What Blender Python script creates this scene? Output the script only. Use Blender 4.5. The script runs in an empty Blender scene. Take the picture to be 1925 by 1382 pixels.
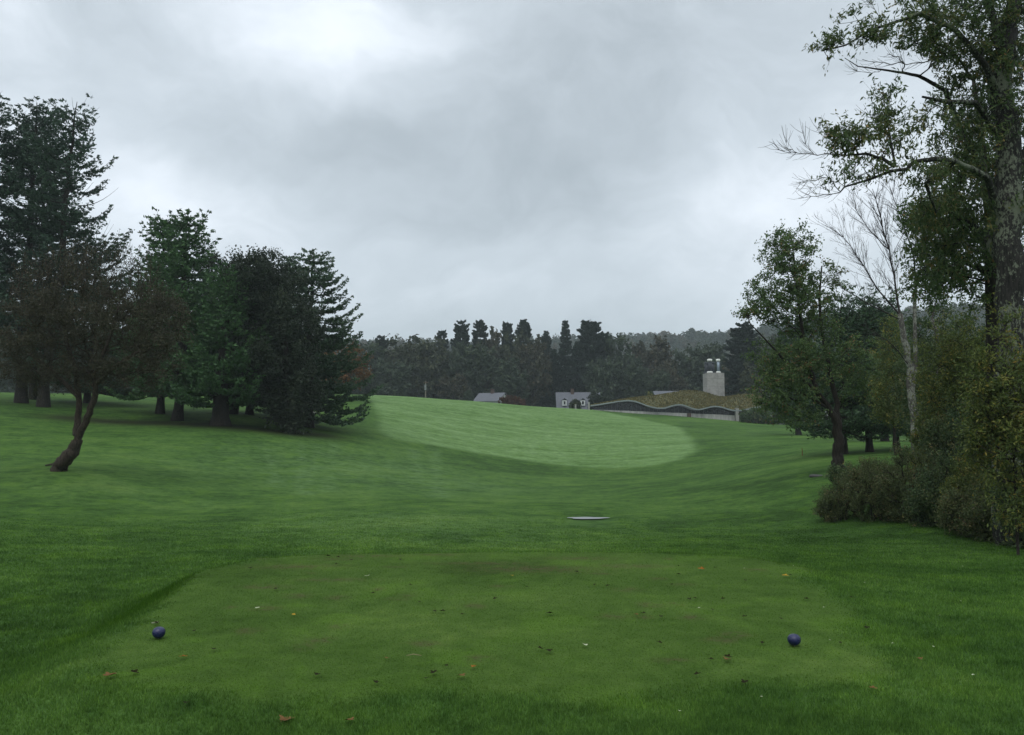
import bpy, math, random
import numpy as np
R = math.radians
rng = np.random.default_rng(7)
scn = bpy.context.scene
C = scn.collection

# ------------------------------------------------------------------ camera geometry
F, CX, CY = 1540.0, 962.5, 691.0
EYE = 1.65
PIT = math.atan((815 - CY) / F)
cp, sp = math.cos(PIT), math.sin(PIT)

def px(x, y, Y):
    """world point seen at photograph position (x, y) that stands Y metres ahead"""
    u = (x - CX) / F; v = -(y - CY) / F
    d = np.array([u, cp - v * sp, sp + v * cp])
    p = d * (Y / d[1]); p[2] += EYE
    return p
def ppm(Y): return F / Y

# ------------------------------------------------------------------ tiny mesh kit
class Mesh:
    """collects quads (and triangles as a separate list) in numpy, then links ONE object"""
    def __init__(s): s.V = []; s.Q = []; s.n = 0; s.T = []; s.at = []
    def add(s, V, Q, tint=None):
        V = np.asarray(V, float); Q = np.asarray(Q, int)
        s.V.append(V); s.Q.append(Q + s.n); s.n += len(V)
        s.at.append(np.full(len(V), 0.5) if tint is None else np.broadcast_to(np.asarray(tint, float), (len(V),)).copy())
    def box(s, a, b, rot=0, c=None):
        x0, y0, z0 = a; x1, y1, z1 = b
        V = np.array([[x0,y0,z0],[x1,y0,z0],[x1,y1,z0],[x0,y1,z0],[x0,y0,z1],[x1,y0,z1],[x1,y1,z1],[x0,y1,z1]], float)
        s.add(V, [[0,3,2,1],[4,5,6,7],[0,1,5,4],[1,2,6,5],[2,3,7,6],[3,0,4,7]])
    def tube(s, P, rad, k=6, cap=True, tint=None):
        P = np.asarray(P, float); n = len(P); rad = np.broadcast_to(np.asarray(rad, float), (n,))
        T = np.gradient(P, axis=0); T /= np.linalg.norm(T, axis=1)[:, None] + 1e-9
        ref = np.array([0.31, 0.95, 0.05]) if abs(T[0][2]) > .7 else np.array([0, 0, 1.0])
        A = np.cross(T, ref); A /= np.linalg.norm(A, axis=1)[:, None] + 1e-9
        B = np.cross(T, A)
        an = np.arange(k) * 2 * math.pi / k
        V = P[:, None, :] + rad[:, None, None] * (np.cos(an)[None, :, None] * A[:, None, :] + np.sin(an)[None, :, None] * B[:, None, :])
        V = V.reshape(-1, 3)
        i = np.arange(n - 1)[:, None] * k; j = np.arange(k)[None, :]; j2 = (j + 1) % k
        Q = np.stack([i + j, i + j2, i + k + j2, i + k + j], -1).reshape(-1, 4)
        s.add(V, Q, tint)
        if cap and k % 2 == 0:
            for base in (0, (n - 1) * k):
                q = [[base, base + m, base + m + 1, base + m + 2] for m in range(1, k - 2, 2)]
                s.Q.append(np.array(q) + s.n - len(V))
    def lathe(s, prof, c, k=24):
        prof = np.asarray(prof, float); n = len(prof)
        an = np.arange(k) * 2 * math.pi / k
        V = np.stack([c[0] + prof[:, None, 0] * np.cos(an), c[1] + prof[:, None, 0] * np.sin(an), c[2] + np.repeat(prof[:, 1][:, None], k, 1)], -1).reshape(-1, 3)
        i = np.arange(n - 1)[:, None] * k; j = np.arange(k)[None, :]; j2 = (j + 1) % k
        s.add(V, np.stack([i + j, i + j2, i + k + j2, i + k + j], -1).reshape(-1, 4))
    def data(s, name, mat, smooth=False):
        V = np.concatenate(s.V).astype(np.float32); Q = np.concatenate([np.asarray(q).reshape(-1, 4) for q in s.Q]).astype(np.int32)
        return mesh_from(name, V, Q, mat, smooth, {'tint': np.concatenate(s.at)})
    def obj(s, name, mat, parent=None, smooth=False):
        return link(name, s.data(name, mat, smooth), parent)

def mesh_from(name, V, Q, mat, smooth=False, attrs=None):
    me = bpy.data.meshes.new(name)
    k = Q.shape[1]
    me.vertices.add(len(V)); me.vertices.foreach_set('co', np.asarray(V, np.float32).ravel())
    me.loops.add(Q.size); me.loops.foreach_set('vertex_index', np.asarray(Q, np.int32).ravel())
    me.polygons.add(len(Q)); me.polygons.foreach_set('loop_start', np.arange(len(Q), dtype=np.int32) * k)
    me.polygons.foreach_set('use_smooth', np.full(len(Q), bool(smooth)))
    for a, v in (attrs or {}).items():
        at = me.attributes.new(a, 'FLOAT', 'POINT'); at.data.foreach_set('value', np.asarray(v, np.float32))
    me.update(calc_edges=True)
    me.materials.append(mat)
    return me
def link(name, me, parent=None):
    o = bpy.data.objects.new(name, me); C.objects.link(o)
    if parent is not None: o.parent = parent
    return o
def tag(o, label=None, cat=None, group=None, kind=None):
    if label: o['label'] = label
    if cat: o['category'] = cat
    if group: o['group'] = group
    if kind: o['kind'] = kind
    return o
def thing(name, loc, label, cat, group=None, rz=0):
    o = bpy.data.objects.new(name, None); C.objects.link(o)
    o.location = loc; o.rotation_euler = (0, 0, rz); o.empty_display_size = .3
    return tag(o, label, cat, group)
def dup(root, loc, label, scale=(1, 1, 1), rz=0, group=None):
    r = root.copy(); C.objects.link(r); r.location = loc; r.scale = scale; r.rotation_euler = (0, 0, rz)
    r['label'] = label
    if group: r['group'] = group
    for ch in list(root.children):
        c = ch.copy(); C.objects.link(c); c.parent = r
        for g in ch.children:
            d = g.copy(); C.objects.link(d); d.parent = c
    return r

# ------------------------------------------------------------------ materials
def newmat(name):
    m = bpy.data.materials.new(name); m.use_nodes = True
    nt = m.node_tree; b = nt.nodes['Principled BSDF']
    return m, nt, b
def N(nt, t, **kw):
    n = nt.nodes.new(t)
    for k, v in kw.items(): setattr(n, k, v)
    return n
def ramp(nt, stops, fac=None, interp='LINEAR'):
    r = N(nt, 'ShaderNodeValToRGB'); cr = r.color_ramp; cr.interpolation = interp
    while len(cr.elements) < len(stops): cr.elements.new(0.5)
    for e, (p, c) in zip(cr.elements, stops): e.position = p; e.color = (*c, 1)
    if fac is not None: nt.links.new(fac, r.inputs[0])
    return r
def noise(nt, vec, scale, detail=3, rough=.55, dist=0):
    n = N(nt, 'ShaderNodeTexNoise'); n.inputs['Scale'].default_value = scale
    n.inputs['Detail'].default_value = detail; n.inputs['Roughness'].default_value = rough; n.inputs['Distortion'].default_value = dist
    if vec is not None: nt.links.new(vec, n.inputs['Vector'])
    return n
def mixc(nt, fac, a, b, mode='MIX'):
    m = N(nt, 'ShaderNodeMix'); m.data_type = 'RGBA'; m.blend_type = mode
    for sock, v in ((m.inputs[0], fac), (m.inputs[6], a), (m.inputs[7], b)):
        if isinstance(v, (int, float)): sock.default_value = v
        elif isinstance(v, tuple): sock.default_value = (*v, 1)
        else: nt.links.new(v, sock)
    return m.outputs[2]
def math_(nt, op, a, b=None, clamp=False):
    m = N(nt, 'ShaderNodeMath'); m.operation = op; m.use_clamp = clamp
    for sock, v in ((m.inputs[0], a), (m.inputs[1], b)):
        if v is None: continue
        if isinstance(v, (int, float)): sock.default_value = v
        else: nt.links.new(v, sock)
    return m.outputs[0]
def attr(nt, name):
    a = N(nt, 'ShaderNodeAttribute'); a.attribute_name = name
    return a.outputs['Fac']
def wpos(nt):
    return N(nt, 'ShaderNodeNewGeometry').outputs['Position']

def leaf_mat(name, gain, cols=None, rough=.6, spec=.25, transl=.25):
    """cols: list of (pos, colour) read by a random per-leaf value"""
    if cols is None: gain, cols = 1.0, gain
    cols = [(p, tuple(v * gain for v in c)) for p, c in cols]
    m, nt, b = newmat(name)
    r = ramp(nt, cols, attr(nt, 'tint'))
    nt.links.new(r.outputs[0], b.inputs['Base Color'])
    b.inputs['Roughness'].default_value = rough
    b.inputs['Specular IOR Level'].default_value = spec
    if transl:
        t = N(nt, 'ShaderNodeBsdfTranslucent'); nt.links.new(r.outputs[0], t.inputs['Color'])
        mx = N(nt, 'ShaderNodeMixShader'); mx.inputs[0].default_value = transl
        nt.links.new(b.outputs[0], mx.inputs[1]); nt.links.new(t.outputs[0], mx.inputs[2])
        nt.links.new(mx.outputs[0], nt.nodes['Material Output'].inputs['Surface'])
    return m
def plain(name, col, rough=.7, metal=0, spec=.3, var=.25, scale=4, bump=0):
    m, nt, b = newmat(name)
    n = noise(nt, N(nt, 'ShaderNodeTexCoord').outputs['Object'], scale, 5)
    r = ramp(nt, [(.3, tuple(c * (1 - var) for c in col)), (.7, tuple(min(1, c * (1 + var)) for c in col))], n.outputs[0])
    nt.links.new(r.outputs[0], b.inputs['Base Color'])
    b.inputs['Roughness'].default_value = rough; b.inputs['Metallic'].default_value = metal
    b.inputs['Specular IOR Level'].default_value = spec
    if bump:
        bp = N(nt, 'ShaderNodeBump'); bp.inputs['Strength'].default_value = bump; bp.inputs['Distance'].default_value = .02
        nt.links.new(n.outputs[0], bp.inputs['Height']); nt.links.new(bp.outputs[0], b.inputs['Normal'])
    return m
def bark_mat(name, dark, light, lichen=None, lich_amt=.55, sc=1.0):
    m, nt, b = newmat(name)
    tc = N(nt, 'ShaderNodeTexCoord').outputs['Object']
    mp = N(nt, 'ShaderNodeMapping'); mp.inputs['Scale'].default_value = (14 * sc, 14 * sc, 2.2 * sc); nt.links.new(tc, mp.inputs[0])
    n = noise(nt, mp.outputs[0], 1.6, 6, .65, .4)
    col = ramp(nt, [(.35, dark), (.68, light)], n.outputs[0]).outputs[0]
    if lichen:
        mp2 = N(nt, 'ShaderNodeMapping'); mp2.inputs['Scale'].default_value = (1, 1, .6); nt.links.new(tc, mp2.inputs[0])
        l1 = noise(nt, mp2.outputs[0], 17 * sc, 5, .75)
        l2 = noise(nt, tc, 1.3 * sc, 2)
        s = math_(nt, 'ADD', math_(nt, 'MULTIPLY', l1.outputs[0], .7), math_(nt, 'MULTIPLY', l2.outputs[0], .5))
        f = ramp(nt, [(lich_amt, (0, 0, 0)), (lich_amt + .05, (1, 1, 1))], s).outputs[0]
        col = mixc(nt, f, col, lichen)
    nt.links.new(col, b.inputs['Base Color']); b.inputs['Roughness'].default_value = .85
    b.inputs['Specular IOR Level'].default_value = .2
    bp = N(nt, 'ShaderNodeBump'); bp.inputs['Strength'].default_value = .8; bp.inputs['Distance'].default_value = .03
    nt.links.new(n.outputs[0], bp.inputs['Height']); nt.links.new(bp.outputs[0], b.inputs['Normal'])
    return m

# ------------------------------------------------------------------ terrain
ctrl = [(-2,1,-.05),(2,1,-.05),(-3,4,-.1),(3,4,-.05),(0,4.5,-.03),(-5,6,-.30),(-5.5,9,-.36),(-4.5,12.5,-.42),(0,13.2,-.45),
        (4,12.8,-.35),(5,8,-.08),(7,10,-.2),(6,5,-.05),(-8,5,-.2),(-10,10,-.25),(0,17,-.7),(5,18,-.7),(9,16,-.5),(12,16,-.4),
        (-6,18,-.62),(-13,18,-.3),(-14,5,0.2),(12,6,0.1)]
for x, y, Y in [(1108,974,26),(700,960,26),(300,950,27),(0,930,27),(115,885,32),(0,860,38),(1545,990,21.5),(1300,958,28),
                (700,900,42),(400,870,42),(1150,880,65),(1300,855,70),(900,850,70),(715,802,75),(560,815,60),(420,803,58),
                (200,790,60),(0,765,62),(300,748,95),(0,738,95),(650,742,140),(800,748,140),(900,755,142),(1000,764,145),
                (1110,771,151),(1250,781,150),(1385,791,149),(1440,797,146),(1250,783,146),(1385,793,145),(1110,774,146),(1600,812,120),(1690,826,85),(1573,885,31),
                (1640,848,45),(1682,845,46),(1500,850,50),(1400,830,80),(1900,835,60),(1850,900,26),(1000,800,110),
                (1200,820,100),(850,770,115),(1300,900,45),(1100,920,42),(-300,730,90),(-300,870,34),(2200,830,60),(2200,900,26)]:
    p = px(x, y, Y); ctrl.append((p[0], p[1], p[2]))
for x, Y, z in [(-400,200,6.5),(100,200,6),(500,200,6),(700,200,5.8),(915,200,5.8),(1075,200,4.6),(1300,200,3.2),(1500,200,2.4),(1800,200,2),(2300,200,2),
                (-400,290,4),(300,290,4),(800,290,4),(1300,290,3.5),(1900,290,3),(2400,290,3)]:
    ctrl.append(((x - CX) / F * Y, Y, z))
ctrl = np.array(ctrl)
def warp(x, y):
    r = np.hypot(x, y); th = np.clip(np.arctan2(x, y), -1.0, 1.0)
    return np.stack([th * 2.2, np.log(np.clip(r, 0, 300) + 8) * 1.5], -1)
def tps(d2): return 0.5 * d2 * np.log(d2 + 1e-9)
_W = warp(ctrl[:, 0], ctrl[:, 1]); _n = len(_W)
_A = np.zeros((_n + 3, _n + 3))
_A[:_n, :_n] = tps(((_W[:, None] - _W[None]) ** 2).sum(-1)) + np.eye(_n) * .0004
_A[:_n, _n] = 1; _A[:_n, _n + 1:] = _W; _A[_n, :_n] = 1; _A[_n + 1:, :_n] = _W.T
_co = np.linalg.solve(_A, np.concatenate([ctrl[:, 2], np.zeros(3)]))
def sstep(a, b, v):
    t = np.clip((v - a) / (b - a), 0, 1); return t * t * (3 - 2 * t)
# the teeing ground: a rounded outline in metres
TEE = np.array([(-2.55,5.35),(-3.1,5.9),(-3.35,6.6),(-3.35,7.6),(-3.5,9),(-3.75,10.2),(-3.4,11.1),(-2.5,11.5),(0,11.7),(2.2,11.6),(3.2,11.2),
                (3.6,10.3),(3.3,9),(3.05,7.8),(2.9,6.7),(2.6,6.0),(1.8,5.5),(0,5.3)], float)
def poly_sd(x, y, P):
    """signed distance to a polygon, negative inside"""
    x = np.asarray(x, float); y = np.asarray(y, float)
    d = np.full(x.shape, 1e18); ins = np.zeros(x.shape, bool)
    for i in range(len(P)):
        ax, ay = P[i]; bx, by = P[(i + 1) % len(P)]
        ex, ey = bx - ax, by - ay
        t = np.clip(((x - ax) * ex + (y - ay) * ey) / (ex * ex + ey * ey), 0, 1)
        d = np.minimum(d, (x - ax - t * ex) ** 2 + (y - ay - t * ey) ** 2)
        c = ((ay > y) != (by > y)) & (x < (bx - ax) * (y - ay) / (by - ay + 1e-12) + ax)
        ins ^= c
    return np.where(ins, -1, 1) * np.sqrt(d)
def line_d(x, y, P):
    d = np.full(np.shape(x), 1e18)
    for i in range(len(P) - 1):
        ax, ay = P[i]; bx, by = P[i + 1]; ex, ey = bx - ax, by - ay
        t = np.clip(((x - ax) * ex + (y - ay) * ey) / (ex * ex + ey * ey + 1e-9), 0, 1)
        d = np.minimum(d, (x - ax - t * ex) ** 2 + (y - ay - t * ey) ** 2)
    return np.sqrt(d)
PUD = None
RIDGE_PX = [(-600,640),(0,634),(400,632),(680,634),(900,640),(1050,636),(1160,628),(1280,626),(1400,617),(1550,606),(1900,600),(2600,600)]
def h(x, y):
    x = np.atleast_1d(np.asarray(x, float)); y = np.atleast_1d(np.asarray(y, float))
    sh = x.shape; x = x.ravel(); y = y.ravel()
    W = warp(x, y); z = _co[_n] + W @ _co[_n + 1:]
    for i in range(_n): z = z + _co[i] * tps(((W - _W[i]) ** 2).sum(-1))
    r = np.hypot(x, y); th = np.arctan2(x, y)
    # raised tee
    near = r < 40
    if near.any():
        sd = poly_sd(x[near], y[near], TEE)
        k = sstep(.75, -.1, sd)
        z[near] = z[near] * (1 - k)
    # behind the camera the ground stays level
    back = sstep(0, -12, y); z = z * (1 - back)
    # low swells
    z = z + .05 * sstep(14, 30, r) * (np.sin(x * .31 + 1) * np.cos(y * .23) + .6 * np.sin(x * .13 - y * .17)) 
    if PUD is not None:
        dp = np.hypot(x - PUD[0], y - PUD[1]); k = sstep(4.0, 1.0, dp); z = z * (1 - k) + (PUD[2] - .03 * sstep(1.0, .6, dp)) * k
    # the wooded hill
    pxx = np.clip(np.tan(np.clip(th, -1.2, 1.2)) * F + CX, -600, 2600)
    slope = (815 - np.interp(pxx, [a for a, b in RIDGE_PX], [b for a, b in RIDGE_PX])) / F
    top = EYE + slope * 760 * np.cos(np.clip(th, -1.0, 1.0)) ** -0 - 17
    bump = 5 * np.sin(th * 17 + 1) + 3 * np.sin(th * 41)
    z = z + (top - 4 + bump * .3) * sstep(320, 760, r) * sstep(-200, 100, y)
    z = z + .0 * x
    return z.reshape(sh)
def h1(x, y): return float(h(x, y)[0])
def hit(a, b, Y0=3.0, Y1=260.0):
    """where the line of sight through photograph position (a, b) meets the ground"""
    d = px(a, b, 1.0) - np.array([0, 0, EYE])
    Ys = np.geomspace(Y0, Y1, 1500)
    z = EYE + d[2] * Ys; g = h(d[0] * Ys, Ys)
    k = np.argmax(z <= g) if (z <= g).any() else len(Ys) - 1
    return np.array([d[0] * Ys[k], Ys[k], g[k]])
PUD = hit(1108, 974)
def ground(pxx, Y):
    x = (pxx - CX) / F * Y
    return np.array([x, Y, h1(x, Y)])

fair_px = [(690,745),(705,765),(716,790),(713,812),(745,827),(850,843),(960,861),(1060,875),(1150,881),(1220,877),(1280,864),(1307,848),(1302,826),(1277,803),(1215,790)]
FAIR = [tuple(hit(a, b)[:2]) for a, b in fair_px] + [tuple(ground(1120, 152)[:2]), tuple(ground(1000, 156)[:2]), tuple(ground(850, 156)[:2]), tuple(ground(692, 156)[:2])]
FAIR = np.array(FAIR)
TRACKS = [[(505,845),(515,880),(520,915)],[(570,838),(566,880),(572,928)],[(598,836),(590,870),(575,915)],[(628,835),(620,880),(616,925)],
          [(775,845),(785,880),(783,910)],[(817,845),(822,890),(824,935)]]
TRACKS = [[tuple(hit(a, b)[:2]) for a, b in t] for t in TRACKS]
DIRT = [(560,1066,.55,.18),(630,1052,.30,.08),(625,1090,.40,.10),(498,1104,.25,.12),(825,1044,.30,.09),(1085,1050,.5,.12),(1010,1070,.8,.25),(1180,1065,.5,.14),(700,1046,.5,.1),(900,1060,.6,.12)]
DIRT = [(*hit(a, b)[:2], rx, ry) for a, b, rx, ry in DIRT]
DEW = [(hit(640, 872)[:2], 9, 11, 1.0), (hit(800, 905)[:2], 6, 8, .9), (hit(480, 880)[:2], 7, 9, .7), (hit(760, 985)[:2], 4.5, 5, .7), (hit(900, 1018)[:2], 2.2, 1.6, .8), (hit(300, 930)[:2], 5, 4, .35)]
_g = np.random.default_rng(77)
DIRT += [(*hit(_g.uniform(430, 1420), _g.uniform(1045, 1255))[:2], _g.uniform(.06, .15), _g.uniform(.05, .11)) for _ in range(34)]
def masks(x, y):
    r = np.hypot(x, y)
    fair = sstep(.8, -.8, poly_sd(x, y, FAIR))
    tee = np.where(r < 16, sstep(.22, -.22, poly_sd(x, y, TEE) + .12 * np.sin(x * 3.1 + y * 1.7) + .06 * np.sin(x * 9 - y * 7)), 0)
    tr = np.zeros_like(x)
    for t in TRACKS: tr = np.maximum(tr, np.exp(-(line_d(x, y, t) / .55) ** 2))
    # long soft dewy streaks left of the fairway
    for (cx_, cy_), rx, ry, am in DEW: tr = np.maximum(tr, .8 * am * np.exp(-(((x - cx_) / rx) ** 2 + ((y - cy_) / ry) ** 2)))
    d = np.zeros_like(x)
    for cx_, cy_, rx, ry in DIRT: d = np.maximum(d, np.exp(-(((x - cx_) / rx) ** 2 + ((y - cy_) / ry) ** 2)))
    # bank at the left and far edge of the tee: longer, darker grass
    sd = poly_sd(x, y, TEE)
    bank = np.where(r < 20, sstep(.0, .25, sd) * sstep(1.1, .5, sd) * sstep(-1.5, -3.0, x) * sstep(6.2, 8.2, y), 0)
    # shade under the pines painted dark along the terrace edge; far forest floor too
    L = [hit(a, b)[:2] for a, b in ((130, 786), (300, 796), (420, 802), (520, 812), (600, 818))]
    shade_forest_floor = np.maximum(np.exp(-(line_d(x, y, L) / 2.2) ** 2), sstep(205, 235, r) * sstep(-.2, .3, np.cos(np.arctan2(x, y))))
    return dict(fairway=fair, tee=tee, track=tr, dirt=d, bank=bank, shade_forest_floor=shade_forest_floor)

# polar sheet centred under the camera: fine where it is near, reaching past the hill
th = np.concatenate([np.linspace(-math.pi, R(-46), 70, endpoint=False), np.linspace(R(-46), R(46), 760, endpoint=False), np.linspace(R(46), math.pi, 70)])
rr = np.concatenate([[0.02, .5, 1, 1.5, 2, 2.5, 3], np.geomspace(3.4, 1500, 560)])
TH, RR = np.meshgrid(th, rr)
gx = (np.sin(TH) * RR).ravel(); gy = (np.cos(TH) * RR).ravel(); gz = h(gx, gy)
nt_, nr_ = len(th), len(rr)
i = np.arange(nr_ - 1)[:, None] * nt_; j = np.arange(nt_ - 1)[None, :]
Q = np.stack([i + j, i + nt_ + j, i + nt_ + j + 1, i + j + 1], -1).reshape(-1, 4)[:, ::-1]

def grass_material(name, blades=False):
    m, nt, b = newmat(name)
    P = wpos(nt)
    n_big = noise(nt, P, .09, 3, .5, .6); n_mid = noise(nt, P, .55, 4, .55, .3); n_sm = noise(nt, P, 4.5, 4, .6); n_fine = noise(nt, P, 42, 3, .6)
    mp = N(nt, 'ShaderNodeMapping'); mp.inputs['Scale'].default_value = (.09, .34, 1); mp.inputs['Rotation'].default_value = (0, 0, R(9)); nt.links.new(P, mp.inputs[0])
    n_str = noise(nt, mp.outputs[0], .7, 4, .6, .4)
    s = math_(nt, 'ADD', math_(nt, 'MULTIPLY', n_big.outputs[0], .30), math_(nt, 'MULTIPLY', n_mid.outputs[0], .30))
    s = math_(nt, 'ADD', s, math_(nt, 'MULTIPLY', n_sm.outputs[0], .22))
    s = math_(nt, 'ADD', s, math_(nt, 'MULTIPLY', n_str.outputs[0], .18))
    rough_c = ramp(nt, [(.40, (.029, .065, .013)), (.46, (.041, .090, .019)), (.53, (.062, .124, .026)), (.60, (.090, .155, .036))], s).outputs[0]
    tee_c = ramp(nt, [(.40, (.032, .064, .010)), (.47, (.047, .092, .015)), (.53, (.063, .114, .021)), (.60, (.090, .146, .030))], s).outputs[0]
    sf = math_(nt, 'ADD', math_(nt, 'MULTIPLY', n_str.outputs[0], .5), math_(nt, 'MULTIPLY', noise(nt, P, .8, 5, .65).outputs[0], .5))
    fair_c = ramp(nt, [(.34, (.055, .112, .028)), (.42, (.092, .168, .048)), (.50, (.120, .205, .068)), (.64, (.165, .262, .105))], sf).outputs[0]
    c = mixc(nt, attr(nt, 'fairway'), rough_c, fair_c)
    # longitudinal dew streaks and pale tracks
    tr = math_(nt, 'MULTIPLY', attr(nt, 'track'), ramp(nt, [(.36, (0, 0, 0)), (.66, (.62, .62, .62))], noise(nt, P, 1.2, 6, .72).outputs[0]).outputs[0], True)
    c = mixc(nt, tr, c, (.125, .205, .088))
    tuft = ramp(nt, [(.36, (.66, .70, .66)), (.50, (1, 1, 1)), (.66, (1.22, 1.18, 1.1))], noise(nt, P, 2.4, 6, .72, .3).outputs[0]).outputs[0]
    c = mixc(nt, .9, c, tuft, 'MULTIPLY')
    c = mixc(nt, attr(nt, 'bank'), c, (.026, .066, .007))
    c = mixc(nt, attr(nt, 'tee'), c, tee_c)
    # yellower tufts and clover in the near rough
    f1 = ramp(nt, [(.53, (0, 0, 0)), (.66, (1, 1, 1))], noise(nt, P, 1.1, 3, .6, .5).outputs[0]).outputs[0]
    c = mixc(nt, math_(nt, 'MULTIPLY', f1, .35), c, (.085, .165, .018))
    # worn earth
    dn = ramp(nt, [(.40, (0, 0, 0)), (.54, (1, 1, 1))], noise(nt, P, 9, 4, .65).outputs[0]).outputs[0]
    df = math_(nt, 'MULTIPLY', attr(nt, 'dirt'), dn, True)
    c = mixc(nt, math_(nt, 'MULTIPLY', df, .7), c, (.075, .055, .032))
    c = mixc(nt, math_(nt, 'MULTIPLY', attr(nt, 'shade_forest_floor'), .85), c, (.020, .018, .012))  # painted shade below the left pines, and the dark floor of the far woods
    # fine grain
    g = ramp(nt, [(.3, (.72, .72, .72)), (.7, (1.28, 1.28, 1.28))], n_fine.outputs[0]).outputs[0]
    c = mixc(nt, .8, c, g, 'MULTIPLY')
    if blades:
        tb = ramp(nt, [(0, (1.25, 1.3, 1.1)), (.6, (1.9, 1.85, 1.6)), (1, (2.7, 2.4, 2.0))], attr(nt, 'tint')).outputs[0]
        c = mixc(nt, 1.0, c, tb, 'MULTIPLY')
        t = N(nt, 'ShaderNodeBsdfTranslucent'); nt.links.new(c, t.inputs['Color'])
        mx = N(nt, 'ShaderNodeMixShader'); mx.inputs[0].default_value = .45
        nt.links.new(b.outputs[0], mx.inputs[1]); nt.links.new(t.outputs[0], mx.inputs[2])
        nt.links.new(mx.outputs[0], nt.nodes['Material Output'].inputs['Surface'])
    else:
        bp = N(nt, 'ShaderNodeBump'); bp.inputs['Strength'].default_value = .7; bp.inputs['Distance'].default_value = .03
        hh = math_(nt, 'ADD', math_(nt, 'MULTIPLY', n_fine.outputs[0], .5), math_(nt, 'MULTIPLY', n_sm.outputs[0], 1.2))
        nt.links.new(hh, bp.inputs['Height']); nt.links.new(bp.outputs[0], b.inputs['Normal'])
    nt.links.new(c, b.inputs['Base Color'])
    b.inputs['Roughness'].default_value = .85; b.inputs['Specular IOR Level'].default_value = .10 if blades else .04
    return m
gm = grass_material('mown_grass')
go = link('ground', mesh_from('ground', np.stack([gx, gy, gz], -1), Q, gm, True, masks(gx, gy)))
tag(go, kind='structure')

# real blades near the camera
def blades(n, r0, r1, name, label):
    u = rng.random(n); th_ = rng.uniform(R(-39), R(39), n)
    r_ = r0 * (r1 / r0) ** u
    x = np.sin(th_) * r_; y = np.cos(th_) * r_
    mk = masks(x, y)
    keep = rng.random(n) > mk['dirt'] * .5
    x, y, r_ = x[keep], y[keep], r_[keep]; mk = {k: v[keep] for k, v in mk.items()}; n = len(x)
    z = h(x, y)
    clump = .75 + .5 * np.sin(x * 5.1 + 2 * np.sin(y * 3.3)) * np.sin(y * 4.7 + 1.5 * np.sin(x * 2.9))
    fade = sstep(30, 12, r_)
    keep2 = (np.hypot((x - PUD[0]) / .8, (y + .9 - PUD[1]) / 1.7) > 1)
    hh = keep2 * (.25 + .75 * fade) * rng.uniform(.55, 1.25, n) * ((.026 + .012 * clump) * (1 - mk['tee']) + .011 * mk['tee'] + .02 * mk['bank'])
    w = .0028 * np.clip(r_ / 5, 1, 5) * rng.uniform(.7, 1.3, n) * (1 - .25 * mk['tee'])
    an = rng.uniform(0, 2 * math.pi, n); ln = rng.uniform(.1, .8, n) * hh; la = rng.uniform(0, 2 * math.pi, n)
    base = np.stack([x, y, z - .003], -1); sd = np.stack([np.cos(an) * w, np.sin(an) * w, 0 * w], -1)
    tip = base + np.stack([np.cos(la) * ln, np.sin(la) * ln, hh], -1)
    V = np.stack([base - sd, base + sd, tip], 1).reshape(-1, 3)
    T = np.arange(3 * n).reshape(-1, 3)
    at = {k: np.repeat(v, 3) for k, v in mk.items()}
    tn = rng.random(n) ** 1.6; at['tint'] = np.repeat(tn, 3)
    o = link(name, mesh_from(name, V, T, grass_material('grass_blades', True), False, at))
    tag(o, label, 'grass', kind='stuff')
blades(760000, 3.6, 32, 'grass', 'short green grass blades covering the tee and nearest rough')

# ------------------------------------------------------------------ foliage kit
def unit(v): return v / (np.linalg.norm(v, axis=-1, keepdims=True) + 1e-9)
def rand_dir(n, g): return unit(g.normal(size=(n, 3)))
def leaves(M, c, d, L, W, tint, g, fold=.25):
    """diamond leaves: c centre, d long direction"""
    n = len(c); s = unit(np.cross(d, rand_dir(n, g))); up = np.cross(d, s)
    L = np.broadcast_to(L, (n,))[:, None]; W = np.broadcast_to(W, (n,))[:, None]
    a = c - d * L * .5; b = c + d * L * .5; m = c - d * L * .05
    V = np.stack([a, m + s * W * .5 + up * W * fold, b, m - s * W * .5 + up * W * fold], 1).reshape(-1, 3)
    M.add(V, np.arange(4 * n).reshape(-1, 4), np.repeat(tint, 4))
def prisms(M, a, b, ra, rb):
    """many thin three-sided twigs at once"""
    n = len(a); d = unit(b - a); s = unit(np.cross(d, np.array([.3, .2, .93]))); t = np.cross(d, s)
    V = []
    for base, r_ in ((a, ra), (b, rb)):
        r_ = np.broadcast_to(r_, (n,))[:, None]
        for k in range(3):
            q = k * 2 * math.pi / 3
            V.append(base + (s * math.cos(q) + t * math.sin(q)) * r_)
    V = np.stack(V, 1).reshape(-1, 3); o = (np.arange(n) * 6)[:, None, None]
    M.add(V, (o + np.array([[0,1,4,3],[1,2,5,4],[2,0,3,5]])).reshape(-1, 4))

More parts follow.
